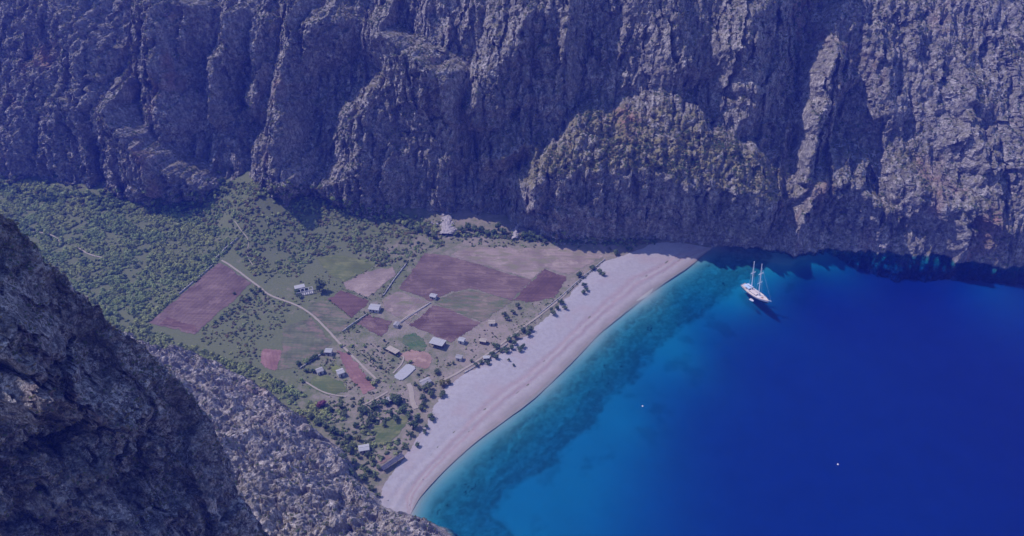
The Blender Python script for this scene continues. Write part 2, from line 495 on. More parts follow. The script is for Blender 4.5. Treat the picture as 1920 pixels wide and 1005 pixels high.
def ridge(pts, cap=1.0):
    """pts: (px, py, h, left width, right width); a crest line falling away to both sides"""
    global H, ROUGH
    P = np.array([uw(p[0], p[1], p[2] * 0.6) for p in pts]); A = np.array([p[2:] for p in pts], float)
    A[:, 0] = A[:, 0] * 1.35 - 20 * sstep(130, 230, P[:, 0]) - 0.05 * np.maximum(P[:, 1] - 40, 0)
    d, arc, side = dist_poly(Uw, Ww, P)
    i = np.clip(arc, 0, len(pts) - 1); i0 = np.minimum(np.floor(i).astype(int), len(pts) - 2); f = (i - i0)[..., None]
    a = A[i0] * (1 - f) + A[i0 + 1] * f
    # which side: compare u with the crest's u at the nearest point
    pu = P[i0, 0] * (1 - f[..., 0]) + P[i0 + 1, 0] * f[..., 0]
    wd = np.where(Uw < pu, a[..., 1] * np.where(a[..., 0] > 6, 1.3, 1.0), a[..., 2] * np.where(a[..., 0] > 8, 1.5, 1.1) + 5)
    prof = a[..., 0] - (a[..., 0] + 22 + 10 * sstep(150, 230, Uw)) * np.clip(d / wd, 0, 1.6) ** 1.1
    k = 4.0
    m = np.clip(0.5 + 0.5 * (prof - H) / k, 0, 1)
    H = H * (1 - m) + prof * m + k * m * (1 - m)
    ROUGH = np.maximum(ROUGH, sstep(-12, 6, prof))
ROUGH = np.zeros_like(U)
# left: scrubby lit shoulder, and the pyramid below it
ridge([(100, 30, 15, 110, 26), (150, 110, 18, 110, 16), (158, 190, 16, 100, 14), (165, 240, 10, 80, 12)])
ridge([(60, 150, 15, 60, 30), (110, 190, 17, 70, 14), (165, 225, 12, 70, 12)])
ridge([(20, 330, 4, 50, 20), (30, 240, 10, 50, 16)])
ridge([(212, 218, 30, 40, 5), (255, 262, 30, 62, 6), (310, 318, 25, 80, 6), (380, 345, 11, 70, 6)])
ridge([(262, 10, 14, 36, 14), (285, 120, 16, 40, 12), (295, 230, 13, 36, 12), (280, 310, 6, 26, 10)])
ridge([(318, 0, 10, 10, 8), (322, 90, 5, 8, 7)])
ridge([(398, 20, 11, 12, 9), (400, 90, 11, 11, 9), (384, 130, 7, 11, 9), (388, 220, 2, 10, 8)])
ridge([(460, 40, 4, 18, 10), (470, 200, 0, 16, 10)])
ridge([(533, 0, 10, 14, 8), (524, 110, 12, 14, 7), (516, 220, 14, 18, 7), (526, 290, 18, 32, 9), (545, 345, 19, 46, 12)])
ridge([(572, 50, 14, 18, 16), (552, 110, 6, 12, 10)])
# central buttress with its slanting right edge
ridge([(715, 60, 24, 24, 5), (765, 98, 28, 46, 5), (838, 150, 26, 74, 6), (850, 200, 14, 74, 7), (846, 300, 0, 60, 8)])
ridge([(690, 190, 12, 22, 26), (668, 270, 13, 24, 34), (660, 330, 13, 26, 40), (672, 385, 8, 26, 30)])
ridge([(600, 345, 4, 26, 20), (680, 392, 5, 30, 20)])
# second buttress
ridge([(1000, 15, 15, 30, 16), (950, 90, 16, 20, 34), (905, 150, 15, 18, 40), (888, 200, 12, 16, 36), (905, 245, 6, 16, 26)])
ridge([(1066, 0, 8, 76, 10), (1062, 110, 7, 84, 7), (1050, 200, 2, 76, 7), (1040, 255, -5, 50, 7)])
ridge([(985, 272, 5, 34, 10), (930, 296, 3, 22, 10)])
# ribs to the right
ridge([(1415, 20, 10, 20, 14), (1400, 100, 12, 26, 14), (1430, 180, 11, 28, 12), (1395, 225, 5, 24, 12)])
ridge([(1605, 92, 36, 10, 16), (1580, 150, 36, 10, 16), (1555, 215, 33, 10, 16), (1535, 290, 28, 10, 16), (1518, 335, 26, 10, 16)])
ridge([(1603, 92, 26, 14, 22), (1640, 0, 14, 12, 26)])
ridge([(1525, 370, 20, 14, 26), (1508, 430, 18, 12, 26), (1492, 480, 15, 10, 26)])
ridge([(1540, 350, 25, 30, 26), (1610, 352, 23, 40, 20), (1670, 400, 17, 36, 14)])
ridge([(1740, 345, 20, 30, 20), (1790, 375, 22, 40, 24), (1850, 395, 22, 50, 30)])
ridge([(1690, 50, 10, 30, 26), (1720, 200, 10, 30, 24)])
ridge([(1260, 0, 6, 30, 16), (1290, 110, 6, 34, 14)])
ridge([(1870, 185, 20, 22, 30), (1900, 200, 16, 30, 30)])
ridge([(1850, 260, 22, 18, 40), (1870, 330, 22, 26, 60), (1885, 420, 19, 40, 80), (1880, 480, 14, 44, 80)])
ridge([(1960, 300, 20, 60, 80), (1970, 470, 15, 60, 80)])
ridge([(1810, 430, 24, 14, 30), (1815, 468, 20, 14, 30)])
# the knoll above the end of the beach: sheer front, sloping scrubby top
def zone(poly, h0): return np.array([uw(px, py, h0) for px, py in poly])
rim = zone([(1000, 350), (1030, 325), (1100, 322), (1200, 322), (1290, 345), (1380, 350), (1430, 385), (1490, 400)], 25)
back = zone([(1040, 275), (1110, 215), (1200, 208), (1300, 210), (1350, 250), (1420, 290), (1510, 345)], 3)
r_w = np.interp(Uw, rim[:, 0], rim[:, 1]) + 9 * fbm(U / 20, U * 0 + 4, 33, 4); b_w = np.interp(Uw, back[:, 0], back[:, 1]) + 14 * fbm(U / 26, U * 0 + 8, 34, 4)
endm = sstep(rim[0, 0] - 26, rim[0, 0] + 10, Uw) * (1 - sstep(rim[-1, 0] - 24, rim[-1, 0] + 16, Uw))
front = np.clip(Ww, -30, None) * (23.0 / np.maximum(r_w, 20)) + 2 - 16 * sstep(60, 120, Uw) * (1 - np.clip(Ww / np.maximum(r_w, 20), 0, 1))
tfrac = np.clip((Ww - r_w) / np.maximum(b_w - r_w, 8), 0, 1.6)
topz = 25 - 22 * tfrac + 3 * np.sin(tfrac * 3.1)
kn = np.where(Ww < r_w, front, topz)
kn = np.where(tfrac > 1.0, kn - (tfrac - 1.0) * 45, kn)
kn = kn * endm - 40 * (1 - endm)
m = np.clip(0.5 + 0.5 * (kn - H) / 7.0, 0, 1)
H = H * (1 - m) + kn * m + 7.0 * m * (1 - m)
TOPM = endm * sstep(-4, 4, Ww - r_w) * (1 - sstep(0.95, 1.1, tfrac))
ROUGH = np.maximum(ROUGH, TOPM)
ridge([(1350, 400, 11, 14, 30), (1354, 440, 3, 14, 30), (1348, 462, -6, 10, 30)])
ridge([(1005, 350, 14, 22, 30), (1010, 410, 9, 22, 24), (1040, 445, 3, 20, 20)])
H -= 0.33 * np.maximum(W - 22, 0) * sstep(190, 240, U)
H -= np.maximum(W - 45, 0) * (0.26 * (1 - sstep(-370, -290, U)) + 0.16 * sstep(-370, -290, U) * (1 - sstep(-130, -60, U)))
# keep the foot of the wall from running out over the flat ground
H = np.minimum(H, np.where(W < 14, np.maximum(W, 0) * 0.6 + 6 + 30 * sstep(1340, 1420, U * 0 + 1300) , 99) + np.where(U > 160, 60, 0) + np.where(U < -150, 24, 0))
# rock roughness
f1, f2 = worley(Uw / 7.5, Ww / 11, 71)
H += (2.2 + 1.4 * ROUGH) * (f2 - f1 - 0.35) * 1.6
H += 1.5 * fbm(U / 5, W / 13, 72, 4, 0.6) + (1.3 + 1.7 * ROUGH) * fbm(U / 4.0, W / 4.4, 73, 4, 0.65)
H += 1.6 * ridged(U / 7.5, W / 34, 74, 4, 0.65) * (1 - 0.6 * TOPM)
mount = sstep(8, 30, W)
c1, _ = worley(Uw / 17 + 0.3 * Ww / 40, Ww / 34, 78)
c2, _ = worley(Uw / 7.5, Ww / 12, 79)
cr = (0.45 + 0.75 * ROUGH) * (1 - 0.55 * TOPM)
H += mount * cr * (5.0 * (0.55 - c1) + 3.0 * (0.5 - c2))
H += mount * 2.5 * ridged(Uw / 26, Ww / 40, 80, 3)
Ub = U + 2.2 * fbm(U / 6, W / 6, 111, 3); Wb = W + 3 * fbm(U / 7, W / 7, 112, 3)
H += mount * (1 - 0.4 * TOPM) * (5.2 * facets(Ub / 9.5, Wb / 36, 113, 1.2) + 2.5 * facets(Ub / 4.0, Wb / 13, 114, 1.2)) + 0.8 * facets(U / 2.6, W / 3.6, 115)
ledge = (Ww + 8 * fbm(U / 25, W / 25, 75)) / 13.0
H += mount * 2.2 * (np.abs(ledge - np.floor(ledge) - 0.5) * 2 - 0.5) * sstep(-0.1, 0.3, fbm(U / 45, W / 30, 76, 3))
P = O0 + U[..., None] * UH + W[..., None] * WH + H[..., None] * NH
# slope-driven plant cover
dHu = np.gradient(H, axis=1) / 0.8; dHw = np.gradient(H, axis=0) / np.gradient(ws)[:, None]
NN = NH - dHu[..., None] * UH - dHw[..., None] * WH
NN /= np.linalg.norm(NN, axis=-1)[..., None]
upn = NN[..., 2]
VEG = np.clip(0.30 + 0.55 * sstep(0.45, 0.75, upn) + 0.35 * fbm(U / 50, W / 50, 77) + 0.35 * TOPM, 0, 1)
me = grid_mesh("cliff", P, False, {"veg": VEG, "grass": TOPM})
cliff = tag(link("cliff", me, M["cliff"]), "tall grey limestone cliff wall with buttresses closing the valley", kind="structure")
CL_P, CL_UP, CL_VEG, CL_TOP = P, upn, VEG, TOPM

# ------------------------------------------------------------------ near spur: shaded rock face at lower left
A0, A1, A2 = at_fwd(0, 400, 225), at_fwd(510, 1005, 292), at_fwd(0, 1005, 232)
E1 = (A1 - A0); 
NS = np.cross(A2 - A0, A1 - A0); NS /= np.linalg.norm(NS)
if NS[1] > 0: NS = -NS
US = np.cross(np.array([0, 0, 1.0]), NS); US /= np.linalg.norm(US); 
WS = np.cross(NS, US)
def spur_uv(px, py):
    d = ray(px, py); o = np.array([0, 0, CAM_H]) - A0
    t = -(o @ NS) / (d @ NS); p = o + d * t
    return p @ US, p @ WS
crest_px = [(-260, 120), (-120, 260), (0, 400), (45, 440), (100, 505), (165, 572), (215, 612), (268, 645), (300, 678), (365, 738), (395, 800), (415, 850), (432, 890), (462, 945), (510, 1000), (570, 1080), (660, 1200), (800, 1400)]
CR = np.array([spur_uv(*p) for p in crest_px])
us = np.arange(CR[:, 0].min() - 30, CR[:, 0].max() + 40, 0.5); ws = np.arange(CR[:, 1].min() + 20, CR[:, 1].max() + 20, 0.5)
U, W = np.meshgrid(us, ws)
Uw = U + 5 * fbm(U / 13, W / 13, 81, 5, 0.6); Ww = W + 5 * fbm(U / 13, W / 13, 82, 5, 0.6)
d, arc, side = dist_poly(Uw, Ww, CR)
s = np.where(side > 0, -d, d)           # + on the face
tst = spur_uv(60, 800); dd, _, sde = dist_poly(np.array([tst[0]]), np.array([tst[1]]), CR)
if sde[0] > 0: s = -s
s0 = np.minimum(s, 0)
H = np.where(s < 0, s * 1.7, 0) - 2.0 * np.exp(-np.abs(s) / 3.0)
inside = sstep(-2, 18, s)
# buttress ribs running down the face, gullies between
ca, sa = math.cos(0.55), math.sin(0.55)
R1, R2 = Uw * ca + Ww * sa, -Uw * sa + Ww * ca
inside = sstep(3, 26, s)
H += inside * (14 * ridged(R1 / 30, R2 / 100, 83, 4) + 7.0 * ridged(R1 / 12, R2 / 30, 84, 4))
lump = np.array(spur_uv(15, 640)); dl = np.hypot((U - lump[0]) / 13, (W - lump[1]) / 16)
H += 24 * np.exp(-dl ** 2 * 1.2)
for gpx, gpy, gw, gd in ((60, 600, 5, 9), (170, 660, 6, 9), (345, 790, 5, 7), (110, 560, 4, 6)):
    c = spur_uv(gpx, gpy); H -= gd * np.exp(-((U - c[0]) / gw) ** 2 - ((W - c[1]) / (gw * 2.0)) ** 2)
H += (0.25 + 0.75 * inside) * (9.0 * facets(Uw / 15, Ww / 21, 116, 1.3) + 4.2 * facets(Uw / 6, Ww / 8, 117, 1.2) + 1.7 * facets(U / 2.4, W / 3, 118, 1.2))
g1, g2 = worley(Uw / 13, Ww / 17, 89)
H += inside * 5.0 * (g2 - g1 - 0.3)
f1, f2 = worley(Uw / 4.5, Ww / 5.5, 85)
H += 1.6 * (f2 - f1 - 0.3) + 1.0 * fbm(U / 2.6, W / 2.6, 86, 4, 0.6) + 1.6 * ridged(R1 / 6, R2 / 15, 87, 3)
i0 = np.minimum(np.floor(arc).astype(int), len(CR) - 2); f = arc - i0
CU = CR[i0, 0] * (1 - f) + CR[i0 + 1, 0] * f; CW = CR[i0, 1] * (1 - f) + CR[i0 + 1, 1] * f
fold = s < 0                                   # beyond the crest the ground falls away behind it
BK = np.array([-0.15, 0.25, -1.0]); BK /= np.linalg.norm(BK)
H = np.where(fold, H - s * 1.7, H)
Ue = np.where(fold, CU + (U - Uw), U); We = np.where(fold, CW + (W - Ww), W)
P = A0 + Ue[..., None] * US + We[..., None] * WS + H[..., None] * NS + np.maximum(-s, 0)[..., None] * BK
VEG = np.clip(0.25 + 0.5 * fbm(U / 14, W / 14, 88, 3), 0, 1)
keep = ((s > -95)[:-1, :-1] & (P[..., 2] > 20)[:-1, :-1])
me = grid_mesh("spur", P, False, {"veg": VEG}, keep)
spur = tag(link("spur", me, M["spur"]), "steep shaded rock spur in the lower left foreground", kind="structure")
SP_P, SP_S = P, s
print("spur normal", NS, "sun dot", NS @ np.array(SUN))

# ------------------------------------------------------------------ sunlit hillside between spur and beach
SIL_PX = [(120, 560), (200, 600), (270, 640), (330, 648), (390, 668), (440, 697), (500, 732), (545, 760), (580, 790), (620, 830), (650, 870), (680, 915), (700, 945), (740, 968), (780, 985), (815, 1003), (850, 1050), (900, 1120), (1000, 1280)]
SIL = np.array([on_z(a, b, 14 if a < 640 else 14 - 10 * min(1, (a - 640) / 120)) for a, b in SIL_PX])
gx = np.arange(-330, 20, 0.8); gy = np.arange(110, 430, 0.8)
X, Y = np.meshgrid(gx, gy)
Xw = X + 5 * fbm(X / 22, Y / 22, 91, 4); Yw = Y + 5 * fbm(X / 22, Y / 22, 92, 4)
d, arc, side = dist_poly(Xw, Yw, SIL)
s = np.where(side > 0, -d, d)
tx, ty = on_z(560, 900, 40)
_, _, sd0 = dist_poly(np.array([tx]), np.array([ty]), SIL)
if sd0[0] > 0: s = -s
s = s + 5
Z = 3 + np.where(s < 0, s * 1.2, np.where(s < 9, s * 1.35, 12.2 + (s - 9) * 0.50))
relief = sstep(0, 25, s)
Z += relief * (5 * ridged(Xw / 45, Yw / 45, 93, 4) + 3 * fbm(X / 14, Y / 14, 94, 4))
gul = np.array([on_z(600, 860, 30), on_z(650, 920, 20), on_z(690, 960, 10), on_z(700, 1010, 8)])
dg, _, _ = dist_poly(X, Y, gul)
Z -= 7 * np.exp(-(dg / 10) ** 2) * sstep(2, 14, s)
Z += sstep(0, 8, s) * (3.0 * facets(Xw / 12, Yw / 12, 119, 1.0) + 1.9 * facets(Xw / 4.6, Yw / 4.6, 120, 1.2) + 1.0 * facets(X / 2, Y / 2, 121))
g1, g2 = worley(Xw / 11, Yw / 11, 98)
Z += sstep(2, 12, s) * 5.0 * (0.5 - g1)
f1, f2 = worley(Xw / 4.2, Yw / 4.2, 95)
Z += sstep(-2, 6, s) * (1.2 * (f2 - f1 - 0.3) + 1.0 * fbm(X / 3.0, Y / 3.0, 96, 4, 0.6))
VEG = np.clip(0.55 + 0.5 * fbm(X / 18, Y / 18, 97, 3), 0, 1)
keep = (s > -9)[:-1, :-1]
me = grid_mesh("hillside", np.stack([X, Y, Z], -1), False, {"veg": VEG}, keep)
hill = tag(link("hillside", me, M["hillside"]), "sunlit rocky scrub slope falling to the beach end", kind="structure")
HL = (X, Y, Z, s)

# ------------------------------------------------------------------ surveying: where a sight line meets the ground built so far
bpy.context.view_layer.update()
DG = bpy.context.evaluated_depsgraph_get()
def sight(px, py):
    d = ray(px, py)
    ok, loc, nrm, idx, ob, mx = scene.ray_cast(DG, (0, 0, CAM_H), Vector(d).normalized(), distance=3000)
    return np.array(loc) if ok else None
def drop(x, y):
    ok, loc, nrm, idx, ob, mx = scene.ray_cast(DG, (x, y, 345.0), (0, 0, -1), distance=500)
    return loc.z if ok else 0.0
def to_px(x, y, z):
    dz = z - CAM_H
    f = y * CP - dz * SP
    return 960 + FPX * x / f, 502.5 - FPX * (y * SP + dz * CP) / f
def gpts(pxs): return np.array([ground_at(*p)[:2] for p in pxs])

# ------------------------------------------------------------------ fields: ridged soil laid over the ground
def mat_soil(name, c1, c2, rot, period=2.6, tuft=None, tuft_amt=0.0):
    c1 = tuple(v * 0.88 for v in c1); c2 = tuple(v * 0.88 for v in c2)
    k = NT(name)
    p = k.pos()
    pr = k.pos(scale=(0.05, 1, 1), rot=(0, 0, -rot))
    col = k.mix(k.ramp(k.noise(pr, 0.55, 3, 0.6), [(0.35, 0.0), (0.65, 1.0)]), c1, c2)
    col = k.mix(k.ramp(k.noise(p, 0.06, 4), [(0.36, 0.75), (0.58, 0.0)]), col, tuple(v * 0.70 for v in c1))
    col = k.mix(k.ramp(k.noise(p, 0.11, 5, 0.7), [(0.54, 0.0), (0.66, 0.6)]), col, tuple(v * 1.25 for v in c2))
    if tuft:
        col = k.mix(k.ramp(k.noise(k.pos(scale=(0.35, 1, 1), rot=(0, 0, -rot)), 0.22, 5, 0.65), [(0.52 - tuft_amt * 0.3, 0.0), (0.62, 0.9)]), col, tuft)
    return k.done(col, 0.95, k.bump(k.noise(p, 1.6, 4), 0.18), 0.03)
FIELD_POLYS = []
def field(name, label, pxs, c1, c2, dir_px, amp=0.10, period=2.6, tuft=None, tuft_amt=0.0, lift=0.12):
    poly = gpts(pxs)
    a, b = gpts(dir_px)
    rot = math.atan2(b[1] - a[1], b[0] - a[0])
    FIELD_POLYS.append(poly)
    c, s_ = math.cos(rot), math.sin(rot)
    L = np.stack([poly[:, 0] * c + poly[:, 1] * s_, -poly[:, 0] * s_ + poly[:, 1] * c], -1)
    st = 0.65
    g1 = np.arange(L[:, 0].min() - 2, L[:, 0].max() + 2, 0.9); g2 = np.arange(L[:, 1].min() - 2, L[:, 1].max() + 2, st)
    A, B = np.meshgrid(g1, g2)
    X = A * c - B * s_; Y = A * s_ + B * c
    d, _, _ = dist_poly(X, Y, poly, True)
    sdp = np.where(in_poly(X, Y, poly), d, -d) + 2.4 * fbm(X / 7, Y / 7, 3, 5, 0.6)
    Z = G(X, Y) + lift + amp * np.sin(B * 2 * math.pi / period + 0.5 * fbm(X / 9, Y / 9, 5)) * sstep(0, 1.5, sdp) + 0.05 * fbm(X / 3, Y / 3, 8, 3)
    keep = (sdp > 0)[:-1, :-1]
    me = grid_mesh(name, np.stack([X, Y, Z], -1), True, None, keep)
    o = link(name, me, mat_soil(name + "_soil", c1, c2, rot, period, tuft, tuft_amt))
    return tag(o, label, kind="structure")
RB1, RB2 = (0.165, 0.108, 0.098), (0.23, 0.158, 0.138)       # red-brown tilth
DR1, DR2 = (0.135, 0.080, 0.076), (0.19, 0.115, 0.105)
PK1, PK2 = (0.29, 0.22, 0.19), (0.36, 0.28, 0.24)           # dry pinkish earth
GN1, GN2 = (0.12, 0.135, 0.075), (0.19, 0.185, 0.11)
OL1, OL2 = (0.14, 0.16, 0.065), (0.22, 0.22, 0.09)
DIR_A = [(794, 475), (994, 525)]; DIR_B = [(794, 475), (746, 541)]
field("ploughed_field", "red brown ploughed field at the left by the dense scrub", [(413, 491), (470, 529), (438, 562), (404, 591), (366, 626), (281, 604), (332, 560), (376, 520)], RB1, RB2, [(413, 491), (332, 560)], 0.10, 3.0)
field("ploughed_field", "darker tilled strip at the lower end of the left field", [(312, 596), (366, 612), (368, 624), (300, 607)], DR1, DR2, [(312, 596), (366, 612)], 0.10, 2.2, lift=0.26)
field("meadow", "olive green meadow plot above the house", [(594, 484), (628, 478), (706, 491), (690, 506), (642, 529), (612, 511)], OL1, OL2, [(594, 484), (706, 491)], 0.04, 4.0, (0.11, 0.13, 0.05), 0.2)
field("fallow_field", "bare pinkish plot beside the olive meadow", [(692, 507), (736, 501), (744, 513), (692, 556), (648, 540), (645, 530)], PK1, PK2, [(692, 507), (645, 530)], 0.06, 3.0)
field("ploughed_field", "small dark red plot right of the house tree", [(640, 544), (693, 563), (660, 596), (616, 561)], DR1, DR2, [(640, 544), (616, 561)], 0.10, 2.2)
field("meadow", "grey green plot beside the main path", [(582, 566), (612, 564), (657, 598), (646, 618), (630, 630), (590, 593), (575, 580)], GN1, GN2, [(582, 566), (630, 630)], 0.05, 3.0, (0.22, 0.165, 0.125), 0.1)
field("meadow", "wide grey green plot left of the main path", [(532, 611), (582, 596), (621, 641), (600, 662), (562, 690), (520, 692), (528, 655)], GN1, GN2, [(532, 611), (520, 692)], 0.05, 3.2, (0.21, 0.15, 0.12), 0.15)
field("ploughed_field", "pink tilled corner at the left of the wide green plot", [(492, 654), (527, 656), (519, 692), (500, 691), (487, 680)], (0.26, 0.14, 0.13), (0.32, 0.19, 0.17), [(492, 654), (500, 691)], 0.10, 2.4)
field("ploughed_field", "large purple brown ploughed field in the middle of the valley", [(794, 475), (838, 479), (994, 526), (958, 563), (882, 541), (846, 548), (806, 564), (747, 541)], RB1, RB2, DIR_A, 0.10, 2.8)
field("vegetable_plot", "striped green crop rows below the large ploughed field", [(848, 550), (884, 543), (957, 566), (902, 604), (832, 576), (810, 566)], (0.20, 0.155, 0.115), (0.26, 0.20, 0.15), DIR_A, 0.10, 3.4, (0.105, 0.13, 0.06), 0.35)
field("ploughed_field", "deep red ploughed field behind the white roofed barn", [(810, 574), (832, 578), (901, 606), (845, 642), (767, 610)], DR1, RB2, DIR_A, 0.10, 2.4)
field("fallow_field", "dry pinkish field under the cliff foot near the beach", [(883, 461), (960, 466), (1056, 464), (1132, 479), (1066, 516), (1021, 502), (995, 524), (842, 478)], PK1, PK2, [(842, 478), (995, 524)], 0.05, 3.4, (0.20, 0.18, 0.11), 0.12)
field("ploughed_field", "dark square ploughed field nearest the beach track", [(1021, 504), (1063, 518), (1040, 557), (1001, 565), (961, 562), (997, 527)], DR1, DR2, [(1021, 504), (961, 562)], 0.10, 2.4)
field("fallow_field", "pinkish plot between the hedge and the large ploughed field", [(742, 545), (803, 566), (765, 605), (722, 580), (716, 562)], PK1, PK2, [(742, 545), (716, 562)], 0.05, 3.0, (0.17, 0.165, 0.09), 0.2)
field("vegetable_plot", "small striped green plot left of the white roofed barn", [(757, 630), (777, 624), (802, 646), (790, 659), (768, 654), (752, 643)], (0.17, 0.17, 0.10), (0.22, 0.20, 0.12), [(757, 630), (790, 659)], 0.14, 3.0, (0.055, 0.115, 0.04), 0.9)
field("ploughed_field", "red plot below the small white roofed hut", [(683, 589), (732, 602), (726, 620), (714, 632), (682, 613), (664, 604)], DR1, RB2, [(683, 589), (714, 632)], 0.10, 2.4)
field("ploughed_field", "long pink tilled strip beside the lower main path", [(630, 656), (650, 661), (682, 700), (702, 728), (682, 737), (652, 706)], (0.25, 0.135, 0.125), (0.31, 0.18, 0.16), [(630, 656), (690, 730)], 0.09, 2.4)
field("meadow", "bright green plot at the lower left of the huts", [(586, 706), (612, 704), (640, 718), (650, 735), (612, 742), (576, 724)], OL1, OL2, [(586, 706), (650, 735)], 0.04, 3.0, (0.09, 0.12, 0.045), 0.3)
field("meadow", "small yellow green plot between the lower huts", [(616, 688), (630, 682), (636, 692), (626, 700)], (0.17, 0.19, 0.06), (0.24, 0.25, 0.09), [(616, 688), (636, 692)], 0.03, 3.0)
field("yard", "bare pink earth yard between barn and pale platform", [(770, 656), (800, 662), (812, 672), (800, 690), (782, 688), (762, 676), (748, 664)], (0.34, 0.215, 0.175), (0.40, 0.27, 0.22), [(770, 656), (800, 690)], 0.02, 4.0)
field("yard", "small reddish earth yard behind the dark awning", [(708, 868), (724, 855), (732, 858), (718, 874)], (0.30, 0.20, 0.165), (0.36, 0.25, 0.205), [(702, 866), (726, 848)], 0.02, 4.0)
field("meadow", "light green terrace patch among the lower beach trees", [(700, 800), (735, 785), (768, 778), (760, 800), (735, 830), (705, 838)], (0.16, 0.17, 0.07), (0.24, 0.23, 0.11), [(700, 838), (768, 778)], 0.08, 3.0, (0.08, 0.11, 0.04), 0.3)

# ------------------------------------------------------------------ paths
def mat_path():
    k = NT("trodden_pale_earth")
    p = k.pos()
    return k.done(k.mix(k.noise(p, 0.6, 4), (0.27, 0.225, 0.18), (0.37, 0.315, 0.26)), 0.95, k.bump(k.noise(p, 1.5, 3), 0.1), 0.03)
M["path"] = mat_path()
PATHS = []
def path(label, pxs, width, mat="path", lift=0.30):
    P = gpts(pxs); PATHS.append((P, width))
    L = np.hypot(*np.diff(P, axis=0).T).sum()
    n = max(4, int(L / 1.5))
    R_ = resample(P, n)
    R_ = np.stack([np.convolve(np.pad(R_[:, k], 4, mode='edge'), np.ones(9) / 9, 'valid') for k in (0, 1)], -1)
    T = np.gradient(R_, axis=0); T /= np.linalg.norm(T, axis=1)[:, None]
    N_ = np.stack([-T[:, 1], T[:, 0]], -1)
    t = np.arange(n) / 3.0
    rows = []
    for k, o in enumerate(np.linspace(-0.5, 0.5, 5)):
        wv = 0.8 * width * (1 + 0.45 * fbm(t, t * 0 + (k > 2) * 9.0, 55, 3))
        q = R_ + N_ * (o * wv)[:, None] + N_ * (0.5 * fbm(t / 3, t * 0 + 2, 56))[:, None]
        z = G(q[:, 0], q[:, 1]) + lift - 0.1 * abs(o)
        rows.append(np.concatenate([q, z[:, None]], -1))
    me = grid_mesh("path", np.stack(rows), True)
    return tag(link("path", me, M[mat]), label, kind="structure")
path("pale winding main path from the left field down to the huts", [(413, 487), (440, 503), (470, 526), (490, 541), (502, 553), (545, 568), (575, 582), (600, 604), (625, 631), (660, 667), (690, 697), (715, 720)], 1.9)
path("sandy track along the back of the beach", [(1128, 492), (1082, 530), (1044, 567), (1000, 600), (950, 638), (900, 674), (850, 704), (826, 716)], 2.0)
path("short pale path linking two field huts", [(747, 606), (770, 589), (796, 574), (811, 566)], 1.4)
path("pale bare streak in the upper left scrub", [(58, 434), (84, 437), (104, 443), (114, 455)], 1.5)
path("second pale bare streak in the left scrub", [(140, 460), (158, 473), (176, 480), (196, 484)], 1.5)
path("narrow footpath climbing the scrub mound", [(438, 412), (452, 432), (468, 448), (462, 480), (476, 500)], 0.7)
path("footpath from the lower huts to the beach trees", [(732, 733), (712, 742), (690, 757), (668, 765)], 1.6)
path("faint footpath along the lower green plot", [(566, 712), (588, 727), (620, 741), (655, 744)], 1.3)
path("footpath curving past the long thatched shed", [(756, 664), (758, 680), (745, 690), (735, 704)], 1.3)
path("wide sandy path from the platform to the beach", [(764, 716), (772, 732), (772, 752), (782, 770)], 4.0)

# ------------------------------------------------------------------ foliage
def mat_leaf(name, lo, hi, hue=0.0):
    k = NT(name)
    oi = k.n("ObjectInfo")
    col = k.mix(oi.outputs["Random"], lo, hi)
    col = k.mix(k.ramp(k.noise(k.pos(), 0.035, 4, 0.6), [(0.42, 0.0), (0.62, 0.55)]), col, tuple(min(1, v * f) for v, f in zip(hi, (1.15, 0.95, 0.85))))
    nn = k.noise(k.pos(), 1.3, 3)
    col = k.mix(k.ramp(nn, [(0.35, 0.35), (0.62, 0.0)]), col, tuple(v * 0.7 for v in lo))
    df = k.n("BsdfDiffuse"); tl = k.n("BsdfTranslucent"); k.link(col, df.inputs[0]); k.link(col, tl.inputs[0])
    mx = k.n("MixShader"); mx.inputs[0].default_value = 0.35; k.link(df.outputs[0], mx.inputs[1]); k.link(tl.outputs[0], mx.inputs[2])
    k.link(mx.outputs[0], k.out.inputs["Surface"])
    return k.m
M["leaf"] = mat_leaf("olive_leaf", (0.29, 0.365, 0.145), (0.42, 0.48, 0.215))
M["leaf_dark"] = mat_leaf("dark_leaf", (0.105, 0.15, 0.075), (0.18, 0.225, 0.115))
M["leaf_dry"] = mat_leaf("dry_scrub_leaf", (0.17, 0.17, 0.095), (0.30, 0.265, 0.16))
M["leaf_yellow"] = mat_leaf("yellow_green_leaf", (0.16, 0.17, 0.05), (0.22, 0.22, 0.08))
M["leaf_red"] = mat_leaf("purple_blossom", (0.20, 0.09, 0.13), (0.25, 0.12, 0.17))
k_ = NT("bark"); M["bark"] = k_.done(k_.mix(k_.noise(k_.pos(), 2.0, 3), (0.10, 0.075, 0.055), (0.19, 0.155, 0.12)), 0.95)
ICO = None
def ico(sub=1):
    bm = bmesh.new(); bmesh.ops.create_icosphere(bm, subdivisions=sub, radius=1.0)
    V = np.array([v.co[:] for v in bm.verts]); F = np.array([[v.index for v in f.verts] for f in bm.faces]); bm.free()
    return V, F
ICO1 = ico(1)
